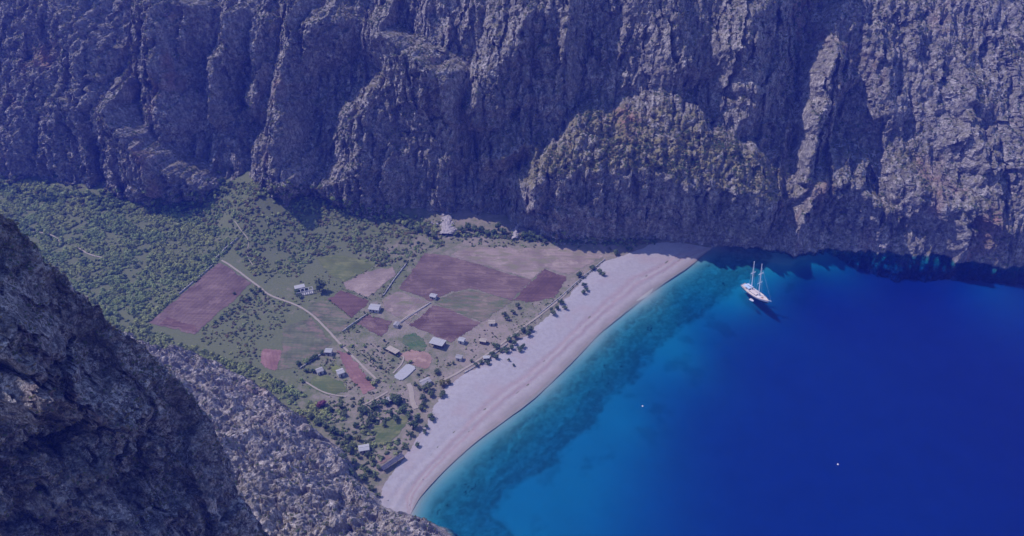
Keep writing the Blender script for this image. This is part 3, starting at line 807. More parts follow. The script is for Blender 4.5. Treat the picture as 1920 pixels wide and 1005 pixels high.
def foliage(name, r, n_lobes, n_leaf, leaf, squash, mat, z0=0.0):
    """leaf-sized blades spread through several lobes round thin cores"""
    V = []; F = []
    nv = 0
    lobes = []
    for i in range(n_lobes):
        a = r.uniform(0, 2 * math.pi); q = r.uniform(0.15, 0.62) if i else 0.0
        lobes.append((q * math.cos(a), q * math.sin(a), z0 + squash * r.uniform(0.35, 1.0) * (1 - 0.5 * q), r.uniform(0.34, 0.60) * (1.0 if i else 1.15)))
    for (x, y, z, R_) in lobes:
        v = ICO1[0] * (1 + 0.25 * r.standard_normal((len(ICO1[0]), 1))) * R_ * 0.72 * np.array([1, 1, 0.85]) + np.array([x, y, z])
        V.append(v); F += [tuple(int(q) + nv for q in f) + (int(f[2]) + nv,) for f in ICO1[1]]; nv += len(v)
    quads = []
    for i in range(n_leaf):
        x, y, z, R_ = lobes[int(r.integers(n_lobes))]
        d = r.standard_normal(3); d /= np.linalg.norm(d); d[2] = d[2] * 0.8 + 0.12
        c = np.array([x, y, z]) + d * R_ * r.uniform(0.72, 1.12)
        c[2] = max(c[2], z0 + 0.02)
        t = np.cross(d, r.standard_normal(3)); t /= np.linalg.norm(t) + 1e-6
        b = np.cross(d, t) * 0.8 + d * r.uniform(-0.5, 0.5)
        s_ = leaf * r.uniform(0.6, 1.3)
        V.append(np.array([c - t * s_, c - b * s_ * 0.7, c + t * s_, c + b * s_ * 0.7])); quads.append((nv, nv + 1, nv + 2, nv + 3)); nv += 4
    Vs = np.concatenate(V)
    tri = np.array([f[:3] for f in F], dtype=np.int32); qd = np.array(quads, dtype=np.int32)
    Fall = np.concatenate([tri, qd[:, [0, 1, 2]], qd[:, [0, 2, 3]]])
    me = np_mesh(name, Vs, Fall, False)
    me.materials.append(mat)
    return me
fr = np.random.default_rng(11)
BUSH = {k: [foliage("bush_" + k, fr, 4, 46, 0.26, 0.62, M[k]) for _ in range(3)] for k in ("leaf", "leaf_dark", "leaf_dry")}
CROWN = {k: [foliage("crown_" + k, fr, 8, 190, 0.17, 1.0, M[k], 0.25) for _ in range(n)] for k, n in (("leaf", 4), ("leaf_dark", 4), ("leaf_yellow", 2), ("leaf_red", 1))}
def trunk_mesh(r):
    V = []; F = []
    def limb(p0, p1, r0, r1, n=5):
        b = len(V); p0 = np.array(p0); p1 = np.array(p1); d = p1 - p0; d = d / np.linalg.norm(d)
        e = np.cross(d, [0.3, 0.8, 0.2]); e /= np.linalg.norm(e); g = np.cross(d, e)
        for p, q in ((p0, r0), (p1, r1)):
            for i in range(n):
                a = 2 * math.pi * i / n; V.append(p + (e * math.cos(a) + g * math.sin(a)) * q)
        for i in range(n): F.append((b + i, b + (i + 1) % n, b + n + (i + 1) % n, b + n + i))
    top = (r.uniform(-.08, .08), r.uniform(-.08, .08), 0.55)
    limb((0, 0, -0.15), top, 0.085, 0.055)
    for i in range(3):
        a = i * 2.1 + r.uniform(0, 1); limb(top, (0.42 * math.cos(a), 0.42 * math.sin(a), 0.95), 0.045, 0.02)
    me = np_mesh("trunk", np.array(V), np.array(F)); me.materials.append(M["bark"])
    return me
TRUNK = [trunk_mesh(fr) for _ in range(3)]

# scatter of uncountable scrub: one object per mass, instances on its points
def scatter_tree(template):
    ng = bpy.data.node_groups.new("scatter_points", 'GeometryNodeTree')
    ng.interface.new_socket("Geometry", in_out='INPUT', socket_type='NodeSocketGeometry')
    ng.interface.new_socket("Geometry", in_out='OUTPUT', socket_type='NodeSocketGeometry')
    N = ng.nodes; L = ng.links
    gi = N.new("NodeGroupInput"); go = N.new("NodeGroupOutput")
    jn = N.new("GeometryNodeJoinGeometry")
    sc = N.new("GeometryNodeInputNamedAttribute"); sc.data_type = 'FLOAT_VECTOR'; sc.inputs[0].default_value = "scl"
    ro = N.new("GeometryNodeInputNamedAttribute"); ro.data_type = 'FLOAT_VECTOR'; ro.inputs[0].default_value = "rot"
    va = N.new("GeometryNodeInputNamedAttribute"); va.data_type = 'INT'; va.inputs[0].default_value = "var"
    for i, ob in enumerate(template):
        oi = N.new("GeometryNodeObjectInfo"); oi.inputs["Object"].default_value = ob; oi.inputs["As Instance"].default_value = True
        cm = N.new("FunctionNodeCompare"); cm.data_type = 'INT'; cm.operation = 'EQUAL'
        L.new(va.outputs["Attribute"], cm.inputs[2]); cm.inputs[3].default_value = i
        ip = N.new("GeometryNodeInstanceOnPoints")
        L.new(gi.outputs[0], ip.inputs["Points"]); L.new(cm.outputs[0], ip.inputs["Selection"]); L.new(oi.outputs["Geometry"], ip.inputs["Instance"])
        L.new(ro.outputs["Attribute"], ip.inputs["Rotation"]); L.new(sc.outputs["Attribute"], ip.inputs["Scale"])
        L.new(ip.outputs[0], jn.inputs[0])
    L.new(jn.outputs[0], go.inputs[0])
    return ng
TEMPLATES = {}
def templates(kind):
    if kind not in TEMPLATES:
        TEMPLATES[kind] = [bpy.data.objects.new("bush_template", m) for m in BUSH[kind]]     # never linked to the scene
    return TEMPLATES[kind]
def scatter(name, label, pts, size, kinds):
    n = len(pts)
    me = bpy.data.meshes.new(name); me.vertices.add(n); me.vertices.foreach_set("co", np.ascontiguousarray(pts, np.float32).ravel())
    rr = np.random.default_rng(n)
    sc = np.stack([size * rr.uniform(0.8, 1.25, n), size * rr.uniform(0.8, 1.25, n), size * rr.uniform(0.7, 1.15, n)], -1)
    ro = np.stack([np.zeros(n), np.zeros(n), rr.uniform(0, 6.28, n)], -1)
    tm = [t for k in kinds for t in templates(k)]
    a = me.attributes.new("scl", 'FLOAT_VECTOR', 'POINT'); a.data.foreach_set("vector", np.ascontiguousarray(sc, np.float32).ravel())
    a = me.attributes.new("rot", 'FLOAT_VECTOR', 'POINT'); a.data.foreach_set("vector", np.ascontiguousarray(ro, np.float32).ravel())
    a = me.attributes.new("var", 'INT', 'POINT'); a.data.foreach_set("value", rr.integers(0, len(tm), n).astype(np.int32))
    o = link(name, me)
    md = o.modifiers.new("scatter", 'NODES'); md.node_group = scatter_tree(tm)
    return tag(o, label, kind="stuff")

# --- scrub on the rock
def pick(P, wt, n, seed):
    r = np.random.default_rng(seed)
    w = wt.ravel().astype(float); w /= w.sum()
    i = r.choice(len(w), n, replace=False, p=w)
    return P.reshape(-1, 3)[i], i, r
z = CL_P[..., 2]
wt = (sstep(0.35, 0.8, CL_UP) + 0.10) * (0.35 + CL_VEG) * (z > 2) * (z < 235) * (1 + 0.5 * CL_TOP) * (0.4 + sstep(-0.2, 0.3, fbm(CL_P[..., 0] / 30, z / 30, 101, 3)))
p, i, r = pick(CL_P, wt, 26000, 1)
scatter("scrub", "dark scrub dotted over the ledges of the far cliff", p, r.uniform(0.5, 1.4, len(p)) * (1 + 0.3 * CL_TOP.ravel()[i]), ("leaf_dry", "leaf_dark"))
wt = ((SP_S > -6) & (SP_P[..., 2] > 60)) * (0.15 + sstep(-0.1, 0.35, fbm(SP_P[..., 0] / 12, SP_P[..., 2] / 12, 102, 3)))
p, i, r = pick(SP_P, wt, 5200, 2)
scatter("scrub", "low dark scrub clinging to the shaded near spur", p, r.uniform(0.25, 0.75, len(p)), ("leaf_dry", "leaf_dark"))
hx, hy, hz, hs = HL
wt = (hs > 2) * (0.25 + sstep(-0.25, 0.3, fbm(hx / 10, hy / 10, 103, 3)))
p, i, r = pick(np.stack([hx, hy, hz], -1), wt, 8500, 3)
scatter("scrub", "grey green scrub speckling the sunlit hillside", p, 0.3 + 1.2 * r.beta(1.2, 2.2, len(p)), ("leaf_dry", "leaf_dark", "leaf_dark"))

# --- fringe of bushes climbing from the valley floor onto the foot of the wall
r = np.random.default_rng(9); q = []
foot_x = [-40, 100, 250, 350, 440, 560, 650, 820, 1000, 1130, 1230]; foot_y = [352, 372, 396, 392, 356, 362, 392, 434, 446, 452, 452]
for t in range(1500):
    px = r.uniform(-40, 1230); h_ = sight(px, np.interp(px, foot_x, foot_y) + 6 - abs(r.normal(0, 13 if px < 850 else 6)))
    if h_ is not None: q.append(h_)
q = np.array(q); scatter("thicket", "dark bushes fringing the foot of the far cliff", q, 0.7 + 2.0 * r.beta(1.3, 2.2, len(q)), ("leaf_dark", "leaf_dark", "leaf", "leaf_dry"))
# --- scrub on the valley floor
ZONES = [
    ("maquis", "dense green thicket filling the left of the valley", [(-160, 325), (60, 338), (200, 370), (330, 392), (452, 436), (420, 480), (330, 556), (275, 607), (330, 640), (480, 692), (560, 735), (622, 770), (590, 806), (440, 702), (250, 640), (150, 560), (-120, 400)], 0.46, (0.7, 3.0), ("leaf", "leaf", "leaf_dark")),
    ("thicket", "looser bushes on the mound and along the cliff foot", [(330, 405), (400, 372), (450, 345), (560, 345), (650, 378), (820, 420), (835, 460), (785, 474), (755, 492), (716, 500), (640, 476), (590, 482), (560, 520), (480, 520), (440, 470), (452, 440)], 0.24, (0.9, 2.4), ("leaf", "leaf", "leaf_dark", "leaf_dry")),
    ("scrub", "scattered bushes between the left field and the main path", [(476, 532), (545, 566), (535, 605), (492, 648), (482, 690), (380, 645), (372, 622), (408, 594), (444, 562)], 0.20, (0.6, 1.7), ("leaf", "leaf_dark", "leaf_dry")),
    ("scrub", "small bushes dotted among the village huts", [(600, 655), (640, 640), (760, 640), (870, 690), (830, 730), (760, 740), (700, 745), (620, 745), (560, 720), (545, 700)], 0.14, (0.35, 1.5), ("leaf", "leaf_dark", "leaf_dry")),
    ("thicket", "dark bushes above the lower end of the beach", [(580, 770), (640, 745), (760, 745), (800, 765), (775, 822), (720, 880), (706, 940), (670, 890), (620, 820)], 0.26, (0.8, 2.2), ("leaf_dark", "leaf", "leaf_dark")),
    ("scrub", "low bushes at the foot of the far cliff above the dry field", [(830, 436), (1000, 444), (1140, 452), (1222, 452), (1176, 474), (1100, 464), (960, 464), (846, 468)], 0.10, (0.7, 1.9), ("leaf", "leaf_dark", "leaf_dry")),
    ("scrub", "small tufts along the back of the beach", [(1130, 482), (1064, 524), (1004, 568), (940, 590), (880, 640), (850, 690), (905, 680), (1000, 612), (1088, 524)], 0.09, (0.3, 1.1), ("leaf_dry", "leaf", "leaf_dark")),
    ("scrub", "sparse tufts between the middle plots", [(560, 520), (800, 470), (742, 545), (720, 580), (660, 640), (600, 620), (545, 568)], 0.10, (0.3, 1.4), ("leaf", "leaf_dry", "leaf_dark")),
]
def scatter_zone(nm, lab, pxs, dens, rng_s, kinds, seed):
    r = np.random.default_rng(seed)
    poly = gpts(pxs)
    x0, y0 = poly.min(0); x1, y1 = poly.max(0)
    n = int(dens * (x1 - x0) * (y1 - y0))
    x = r.uniform(x0, x1, n); y = r.uniform(y0, y1, n)
    ok = in_poly(x, y, poly) & (r.uniform(0, 1, n) < 0.10 + 1.1 * sstep(-0.30, 0.12, fbm(x / 16, y / 16, 200 + seed, 4)))
    for f in FIELD_POLYS:
        d, _, _ = dist_poly(x, y, f, True); ok &= ~(in_poly(x, y, f) & (d > 0.6))
    for P_, w in PATHS:
        d, _, _ = dist_poly(x, y, P_); ok &= d > w * 0.5 + 0.6
    for hx_, hy_, hr in KEEP_CLEAR: ok &= np.hypot(x - hx_, y - hy_) > hr
    x = x[ok]; y = y[ok]
    s_ = rng_s[0] + (rng_s[1] - rng_s[0]) * r.beta(1.3, 2.0, len(x))
    zz = G(x, y)
    return scatter(nm, lab, np.stack([x, y, zz - 0.1 * s_], -1), s_, kinds)

# ------------------------------------------------------------------ trees, each a thing
def tree(px, py, size, label, group, kind="leaf_dark", name="tree", tall=1.0, trunk=True):
    p = sight(px, py)
    if p is None: return None
    r = fr
    o = empty(name, p, r.uniform(0, 6.28))
    s_ = size * r.uniform(0.9, 1.1)
    if trunk:
        t = link("trunk", TRUNK[int(r.integers(3))], None, o); t.scale = (s_, s_, s_ * tall)
    c = link("crown", CROWN[kind][int(r.integers(len(CROWN[kind])))], None, o)
    c.scale = (s_ * r.uniform(0.9, 1.12), s_ * r.uniform(0.9, 1.12), s_ * tall * r.uniform(0.9, 1.1)); c.rotation_euler = (0, 0, r.uniform(0, 6.28))
    return tag(o, label, "tree", group)
# (px, py of the tree's foot, crown radius in metres)
BEACH_TREES = [(962, 588, 1.9), (951, 600, 1.7), (946, 592, 1.5), (981, 622, 2.2), (994, 620, 2.3), (991, 630, 1.9), (967, 634, 2.2), (955, 640, 2.2), (964, 646, 1.7), (960, 655, 1.7), (980, 652, 1.6), (974, 658, 1.6),
    (933, 654, 2.0), (926, 650, 1.6), (949, 660, 2.1), (940, 660, 1.6), (923, 668, 1.8), (930, 673, 2.0), (914, 683, 1.6), (902, 682, 1.6), (893, 687, 1.7), (884, 679, 1.3), (963, 686, 1.0),
    (1086, 520, 3.0), (1095, 537, 1.7), (1094, 551, 2.0), (1125, 513, 2.3), (1131, 517, 1.8), (1110, 505, 2.2), (1052, 570, 2.2), (1038, 590, 2.2), (1059, 579, 1.8), (1044, 580, 2.0), (1033, 582, 1.6), (1100, 545, 1.4)]
for n_, (a, b, c) in enumerate(BEACH_TREES):
    seg = "close by the dark square field" if b < 560 else "where the beach track bends at mid beach" if b < 600 else "in the middle cluster on the sand" if b < 640 else "between the reed roofed hut and the shingle" if a > 918 else "near the canvas topped hut"
    tree(a, b, c * 1.3, "dark shade tree at the beach edge " + seg, "shade trees along the back of the beach")
for a, b, c, lab in [(971, 577, 2.6, "rounded dark tree at the lower corner of the dark square field"), (1155, 478, 3.0, "round grey green bush tree on the sand where the track ends"), (954, 677, 1.2, "lone thin tree standing out on the pale shingle"),
                     (1180, 470, 2.4, "dark tree at the top end of the beach beneath the knoll"), (820, 700, 2.6, "lone dark tree above the pale beach by the platform"), (600, 547, 6.0, "big dark round tree beside the ruined house"),
                     (557, 552, 2.6, "dark tree left of the house by the main path"), (801, 732, 4.2, "largest dark tree at the beach corner below the platform"), (563, 558, 2.2, "low dark tree right next to the main path bend")]:
    tree(a, b, c, lab, None)
tree(830, 724, 3.0, "yellow green tree at the beach corner", None, "leaf_yellow"); tree(842, 720, 2.2, "smaller yellow green tree on the sand edge", None, "leaf_yellow")
tree(604, 762, 3.0, "purple blossoming tree among the green bushes below the plots", None, "leaf_red"); tree(672, 826, 2.2, "bright yellow green tree left of the white roof under the slope", None, "leaf_yellow")
LOWER = [(790, 752, 2.4), (801, 760, 2.2), (809, 780, 2.2), (787, 788, 2.4), (776, 800, 2.4), (805, 798, 1.8), (783, 834, 1.7), (776, 818, 2.0), (765, 842, 1.6), (747, 756, 3.0), (735, 752, 2.6), (718, 756, 3.0), (705, 762, 2.6), (692, 770, 2.8), (680, 776, 2.4),
    (732, 778, 2.2), (703, 786, 2.2), (755, 770, 2.2), (760, 786, 2.0), (770, 780, 1.8), (793, 770, 1.6), (815, 745, 1.8), (806, 742, 2.0), (795, 812, 1.6), (745, 790, 1.8), (722, 796, 1.8), (690, 800, 2.0), (812, 788, 1.5)]
rr0 = np.random.default_rng(77)
for a, b, c in LOWER:
    seg = "on its seaward edge" if a > 772 else "around the light green terrace patch" if b > 772 else "behind the light green terrace patch"
    tree(a + rr0.normal(0, 4), b + rr0.normal(0, 4), c * rr0.uniform(0.9, 1.6), "dark tree in the lower beach grove " + seg, "grove above the lower beach")
SLOPEFOOT = [(627, 812, 3.2), (610, 802, 2.8), (596, 796, 2.6), (640, 816, 2.6), (652, 822, 2.4), (620, 770, 2.6), (638, 764, 2.4), (645, 780, 2.2), (656, 846, 2.6), (663, 870, 2.6), (689, 884, 2.6), (704, 898, 2.4), (696, 918, 2.4), (680, 900, 2.6), (708, 930, 2.0), (700, 866, 2.0), (690, 856, 2.0), (672, 858, 2.2), (584, 784, 2.4), (668, 800, 2.2), (712, 880, 1.8), (660, 890, 2.2), (645, 860, 2.4)]
for a, b, c in SLOPEFOOT: tree(a, b, c, "dark tree at the foot of the sunlit rocky slope", "trees along the foot of the near slope")
CLIFFFOOT = [(866, 436, 3.2), (878, 430, 3.6), (890, 434, 3.2), (902, 436, 3.4), (914, 440, 3.0), (934, 430, 3.6), (942, 438, 3.0), (926, 438, 2.8), (984, 446, 3.4), (998, 444, 3.6), (1010, 450, 3.0), (1022, 456, 2.4), (992, 452, 2.6), (856, 442, 2.6), (800, 440, 3.0), (786, 434, 2.8), (770, 430, 2.8), (815, 446, 2.6)]
for a, b, c in CLIFFFOOT: tree(a, b, c * 1.15, "tall dark tree at the far cliff foot " + ("left of the pale scree cone" if a < 838 else "between the two pale screes" if a < 960 else "right of the narrow scree"), "trees at the far cliff foot")
rr = np.random.default_rng(5)
for t in range(110):
    px = rr.uniform(0, 440); py = np.interp(px, [0, 100, 250, 350, 440], [372, 385, 405, 398, 360]) - abs(rr.normal(0, 20)) - 2
    tree(px, py, rr.uniform(1.8, 3.4), ("dark tree in the left cliff foot wood " if t % 4 else "lighter tree in the left cliff foot wood ") + ("near the picture edge" if px < 110 else "under the pyramid crag" if px < 290 else "towards the scrub mound"), "wood at the left cliff foot", "leaf_dark" if t % 4 else "leaf")
for t in range(34):
    px = rr.uniform(480, 820); py = np.interp(px, [480, 560, 650, 820], [372, 372, 398, 436]) - abs(rr.normal(0, 9))
    tree(px, py, rr.uniform(1.8, 3.2), ("light green" if t % 2 else "dark") + " tree in the band of bushes below the " + ("central buttress" if px > 620 else "thin pillar"), "trees below the central buttress", "leaf" if t % 2 else "leaf_dark")
VILLAGE = [(560, 684, 2.2), (574, 680, 2.4), (592, 672, 2.2), (585, 676, 1.8), (604, 664, 1.6), (575, 697, 2.0), (588, 698, 2.0), (722, 656, 1.8), (683, 650, 1.6), (654, 664, 1.4), (700, 676, 1.5), (712, 690, 1.6), (690, 712, 2.0), (702, 722, 2.2), (708, 716, 1.6), (745, 668, 1.2), (770, 680, 1.6), (784, 704, 1.2), (850, 683, 1.4), (841, 684, 1.4), (786, 730, 1.8), (778, 722, 1.4), (640, 650, 1.6), (566, 716, 1.8), (720, 640, 1.2), (736, 676, 1.2), (660, 650, 1.5)]
for a, b, c in VILLAGE: tree(a, b, c, "small dark tree among the village huts and plots", "small trees among the huts", "leaf_dark" if rr.uniform() < 0.7 else "leaf")
FIELDEDGE = [(488, 545, 1.7), (478, 552, 1.8), (468, 562, 1.8), (456, 566, 1.6), (449, 578, 1.8), (436, 584, 1.7), (425, 592, 1.8), (415, 598, 1.8), (404, 606, 1.8), (470, 545, 1.5), (494, 552, 1.6), (440, 552, 1.4)]
for a, b, c in FIELDEDGE: tree(a, b, c, "bushy tree on the right edge of the left ploughed field", "bushy trees beside the left field")

# ------------------------------------------------------------------ hedges and dry stone walls
k_ = NT("dry_stone"); M["stone"] = k_.done(k_.mix(k_.noise(k_.pos(), 1.5, 4), (0.30, 0.275, 0.255), (0.50, 0.465, 0.435)), 0.95, k_.bump(k_.noise(k_.pos(), 2.5, 3), 0.15), 0.1)
def hedge(label, pxs, rad, step=1.5):
    P_ = gpts(pxs); n = max(3, int(np.hypot(*np.diff(P_, axis=0).T).sum() / step)); q = resample(P_, n)
    r = fr; V = []; F = []; nv = 0
    src = [(np.array([v.co[:] for v in m.vertices]), np.array([p.vertices[:] for p in m.polygons])) for m in BUSH["leaf_dark"]]
    c0 = np.array([*q[n // 2], G(q[n // 2:n // 2 + 1, 0], q[n // 2:n // 2 + 1, 1])[0]])
    zz = G(q[:, 0], q[:, 1])
    for i in range(n):
        v, f = src[int(r.integers(3))]
        a = r.uniform(0, 6.28); s_ = rad * r.uniform(0.7, 1.3)
        ca_, sa_ = math.cos(a), math.sin(a)
        w = np.stack([v[:, 0] * ca_ - v[:, 1] * sa_, v[:, 0] * sa_ + v[:, 1] * ca_, v[:, 2]], -1) * s_ + np.array([q[i, 0] + r.normal(0, .25), q[i, 1] + r.normal(0, .25), zz[i]]) - c0
        V.append(w); F.append(f + nv); nv += len(w)
    me = np_mesh("hedge", np.concatenate(V), np.concatenate(F)); me.materials.append(M["leaf_dark"])
    o = link("hedge", me); o.location = c0
    return tag(o, label, "hedge")
hedge("long dark hedge along the upper side of the left field", [(400, 494), (374, 516), (330, 555), (284, 600)], 1.0)
hedge("dark hedge line running up from the white roofed hut", [(766, 489), (741, 520), (716, 557)], 0.9)
hedge("paired hedge line beside the pinkish plot", [(757, 500), (734, 532), (722, 552)], 0.7, 1.9)
hedge("dark hedge from the white hut down to the main path", [(693, 588), (668, 606), (645, 624)], 1.0)
hedge("short dark hedge above the main path in the scrub", [(520, 510), (497, 529)], 0.9)
hedge("thin hedge along the top of the dark red plot", [(641, 542), (668, 552), (696, 562)], 0.5, 1.2)
hedge("thin hedge along the lower side of the dark red plot", [(618, 564), (640, 580), (659, 596)], 0.5, 1.2)
hedge("low dark hedge beside the sandy beach track", [(1124, 497), (1083, 532), (1060, 553)], 0.8, 1.3)
hedge("low hedge on the seaward side of the beach track", [(1016, 592), (985, 612), (950, 642)], 0.6, 1.3)
hedge("straggling hedge along the lower main path", [(664, 656), (690, 672), (706, 690)], 0.7, 1.6)
def wall(label, pxs, w=0.7, h=1.0):
    P_ = gpts(pxs); n = max(3, int(np.hypot(*np.diff(P_, axis=0).T).sum() / 0.9)); q = resample(P_, n)
    T = np.gradient(q, axis=0); T /= np.linalg.norm(T, axis=1)[:, None]; N_ = np.stack([-T[:, 1], T[:, 0]], -1)
    z0 = G(q[:, 0], q[:, 1]); r = fr
    rows = []
    for o_, hh in ((-0.5, -0.3), (-0.42, 0.5), (-0.3, 1.0), (0.3, 1.0), (0.42, 0.5), (0.5, -0.3)):
        qq = q + N_ * (o_ * w + r.normal(0, 0.06, n))[:, None]
        rows.append(np.concatenate([qq, (z0 + hh * h * (1 + (r.normal(0, 0.14, n) if hh > 0 else 0)))[:, None]], -1))
    P3 = np.stack(rows); c0 = P3[0, n // 2].copy()
    me = grid_mesh("stone_wall", P3 - c0); o = link("stone_wall", me, M["stone"]); o.location = c0
    return tag(o, label, "wall")
wall("pale dry stone wall leading from the main path into the scrub", [(446, 447), (424, 466), (402, 488)], 1.0, 1.3)
wall("dry stone wall between the paired hedge lines", [(762, 495), (738, 526), (719, 555)], 0.8, 1.0)
wall("low stone wall behind the beach track", [(1134, 487), (1090, 522), (1048, 560), (1010, 590)], 0.7, 0.9)
wall("low stone wall on the seaward side of the lower track", [(952, 645), (905, 680), (870, 700)], 0.7, 0.8)
wall("dry stone wall along the hedge above the main path", [(400, 497), (372, 521), (336, 552)], 0.8, 1.0)
wall("stone wall beside the dark hedge below the white hut", [(688, 590), (664, 606), (642, 622)], 0.7, 0.9)
wall("stone edging along the short path between field huts", [(751, 606), (774, 590), (808, 568)], 0.6, 0.7)
wall("short stone wall above the lower huts", [(602, 665), (584, 676), (562, 692)], 0.7, 0.9)

# ------------------------------------------------------------------ buildings
def simple(name, c, rough=0.8, metal=0.0, var=0.12, scale=0.8):
    k = NT(name)
    col = k.mix(k.noise(k.pos(), scale, 4, 0.65), tuple(v * (1 - var) for v in c), tuple(min(1, v * (1 + var)) for v in c))
    return k.done(col, rough, None, 0.25, metal)
M["white_roof"] = simple("whitewashed_roof", (0.36, 0.35, 0.345)); M["grey_roof"] = simple("weathered_sheet_roof", (0.29, 0.275, 0.27)); M["thatch"] = simple("reed_thatch", (0.36, 0.31, 0.25), 0.95)
M["plaster"] = simple("pale_plaster", (0.50, 0.47, 0.43)); M["timber"] = simple("grey_timber", (0.16, 0.125, 0.10)); M["dark_timber"] = simple("dark_boards", (0.09, 0.07, 0.06))
M["glass"] = simple("dark_window_glass", (0.03, 0.035, 0.04), 0.15); M["tarp"] = simple("navy_tarpaulin", (0.13, 0.135, 0.19), 0.6); M["concrete"] = simple("pale_concrete", (0.35, 0.34, 0.34), 0.9)
def box(bm, x0, x1, y0, y1, z0, z1, bev=0.0):
    vs_ = [bm.verts.new(p) for p in ((x0, y0, z0), (x1, y0, z0), (x1, y1, z0), (x0, y1, z0), (x0, y0, z1), (x1, y0, z1), (x1, y1, z1), (x0, y1, z1))]
    for f in ((0, 3, 2, 1), (4, 5, 6, 7), (0, 1, 5, 4), (1, 2, 6, 5), (2, 3, 7, 6), (3, 0, 4, 7)): bm.faces.new([vs_[i] for i in f])
def part(name, mat, parent, fn):
    bm = bmesh.new(); fn(bm); bmesh.ops.recalc_face_normals(bm, faces=bm.faces)
    me = bpy.data.meshes.new(name); bm.to_mesh(me); bm.free()
    return link(name, me, M[mat] if isinstance(mat, str) else mat, parent)
KEEP_CLEAR = []
FIELD_ROT = (lambda a, b: math.atan2(b[1] - a[1], b[0] - a[0]))(*gpts(DIR_A))
def gable(bm, w, d, z, rise, ov=0.35, th=0.14):
    for s_ in (-1, 1):
        y0 = s_ * (d / 2 + ov); zz0 = z - rise * ov / (d / 2)
        pts = [(-w / 2 - ov, 0, z + rise), (w / 2 + ov, 0, z + rise), (w / 2 + ov, y0, zz0), (-w / 2 - ov, y0, zz0)]
        lo_ = [bm.verts.new(p) for p in pts]; up = [bm.verts.new((p[0], p[1], p[2] + th)) for p in pts]
        bm.faces.new(lo_); bm.faces.new(up)
        for i in range(4): bm.faces.new([lo_[i], lo_[(i + 1) % 4], up[(i + 1) % 4], up[i]])
def hut(px, py, w, d, h, rot, label, roof="white_roof", wallm="plaster", style="gable", rise=0.8, name="hut"):
    p = ground_at(px, py); KEEP_CLEAR.append((p[0], p[1], max(w, d) * 0.75))
    o = empty(name, p, FIELD_ROT + rot)
    if style == "gable":
        def walls(bm):
            box(bm, -w / 2, w / 2, -d / 2, d / 2, -0.4, h)
            for sx in (-1, 1):
                x = sx * w / 2; a = [bm.verts.new(q) for q in ((x, -d / 2, h), (x, d / 2, h), (x, 0, h + rise - 0.02))]; bm.faces.new(a)
        part("wall", wallm, o, walls)
        rf = part("roof", roof, o, lambda bm: gable(bm, w, d, h, rise))
        part("ridge_cap", roof, rf, lambda bm: box(bm, -w / 2 - 0.36, w / 2 + 0.36, -0.15, 0.15, h + rise + 0.10, h + rise + 0.22))
    else:
        # single pitch: high at the front (-y), low behind
        part("wall", wallm, o, lambda bm: (box(bm, -w / 2, w / 2, d / 2 - 0.2, d / 2, -0.4, h - 0.1), box(bm, -w / 2, -w / 2 + 0.2, -d * 0.1, d / 2 - 0.2, -0.4, h - 0.1), box(bm, w / 2 - 0.2, w / 2, -d * 0.1, d / 2 - 0.2, -0.4, h - 0.1)))
        for i in range(max(2, int(w / 3) + 1)):
            x = -w / 2 + 0.12 + (w - 0.24) * i / max(1, int(w / 3))
            part("post", "timber", o, lambda bm: box(bm, x - 0.1, x + 0.1, -d / 2 + 0.05, -d / 2 + 0.25, -0.4, h + 0.2))
        def sheet(bm):
            ov = 0.4
            n = 6
            for i in range(n):
                xa = -w / 2 - ov + (w + 2 * ov) * i / n; xb = -w / 2 - ov + (w + 2 * ov) * (i + 1) / n - 0.03
                q = [(xa, -d / 2 - ov, h + 0.28), (xb, -d / 2 - ov, h + 0.28), (xb, d / 2 + ov, h - 0.08), (xa, d / 2 + ov, h - 0.08)]
                lo_ = [bm.verts.new(c) for c in q]; up = [bm.verts.new((c[0], c[1], c[2] + 0.1 + 0.02 * (i % 2))) for c in q]
                bm.faces.new(lo_); bm.faces.new(up)
                for j in range(4): bm.faces.new([lo_[j], lo_[(j + 1) % 4], up[(j + 1) % 4], up[j]])
        part("roof", roof, o, sheet)
    if style == "gable":
        dr = part("door", "dark_timber", o, lambda bm: box(bm, -0.5, 0.5, -d / 2 - 0.06, -d / 2 + 0.02, 0, min(2.0, h - 0.2)))
        part("handle", "grey_roof", dr, lambda bm: box(bm, 0.32, 0.40, -d / 2 - 0.11, -d / 2 - 0.06, 0.95, 1.05))
        for sx in (-1, 1):
            if w > 4:
                wi = part("window", "timber", o, lambda bm: box(bm, sx * w * 0.3 - 0.5, sx * w * 0.3 + 0.5, -d / 2 - 0.05, -d / 2 + 0.02, 1.0, 1.9))
                part("pane", "glass", wi, lambda bm: box(bm, sx * w * 0.3 - 0.4, sx * w * 0.3 + 0.4, -d / 2 - 0.07, -d / 2 - 0.04, 1.1, 1.8))
        wi = part("window", "timber", o, lambda bm: box(bm, w / 2 - 0.02, w / 2 + 0.05, -0.5, 0.5, 1.0, 1.9))
        part("pane", "glass", wi, lambda bm: box(bm, w / 2 + 0.04, w / 2 + 0.07, -0.4, 0.4, 1.1, 1.8))
    return tag(o, label, "hut" if name != "barn" else "barn", None)
Q = math.pi / 2
hut(703, 581, 7.2, 6.0, 2.6, 0.2, "white roofed hut beside a dark hedge in the middle plots", rise=0.7)
hut(744, 612, 3.6, 3.2, 2.4, Q, "little grey white hut at the lower end of the short path", "grey_roof", rise=0.5)
hut(813, 559, 4.4, 3.6, 2.6, 0.0, "small pale hut alone between the large field and the deep red field", rise=0.6)
hut(821, 648, 9.2, 6.4, 3.4, 0.0, "white flat roofed open barn with dark shaded front", style="shed", name="barn", wallm="timber")
hut(866, 642, 4.0, 3.6, 2.8, 0.0, "small pale hut right of the white roofed barn", rise=0.6)
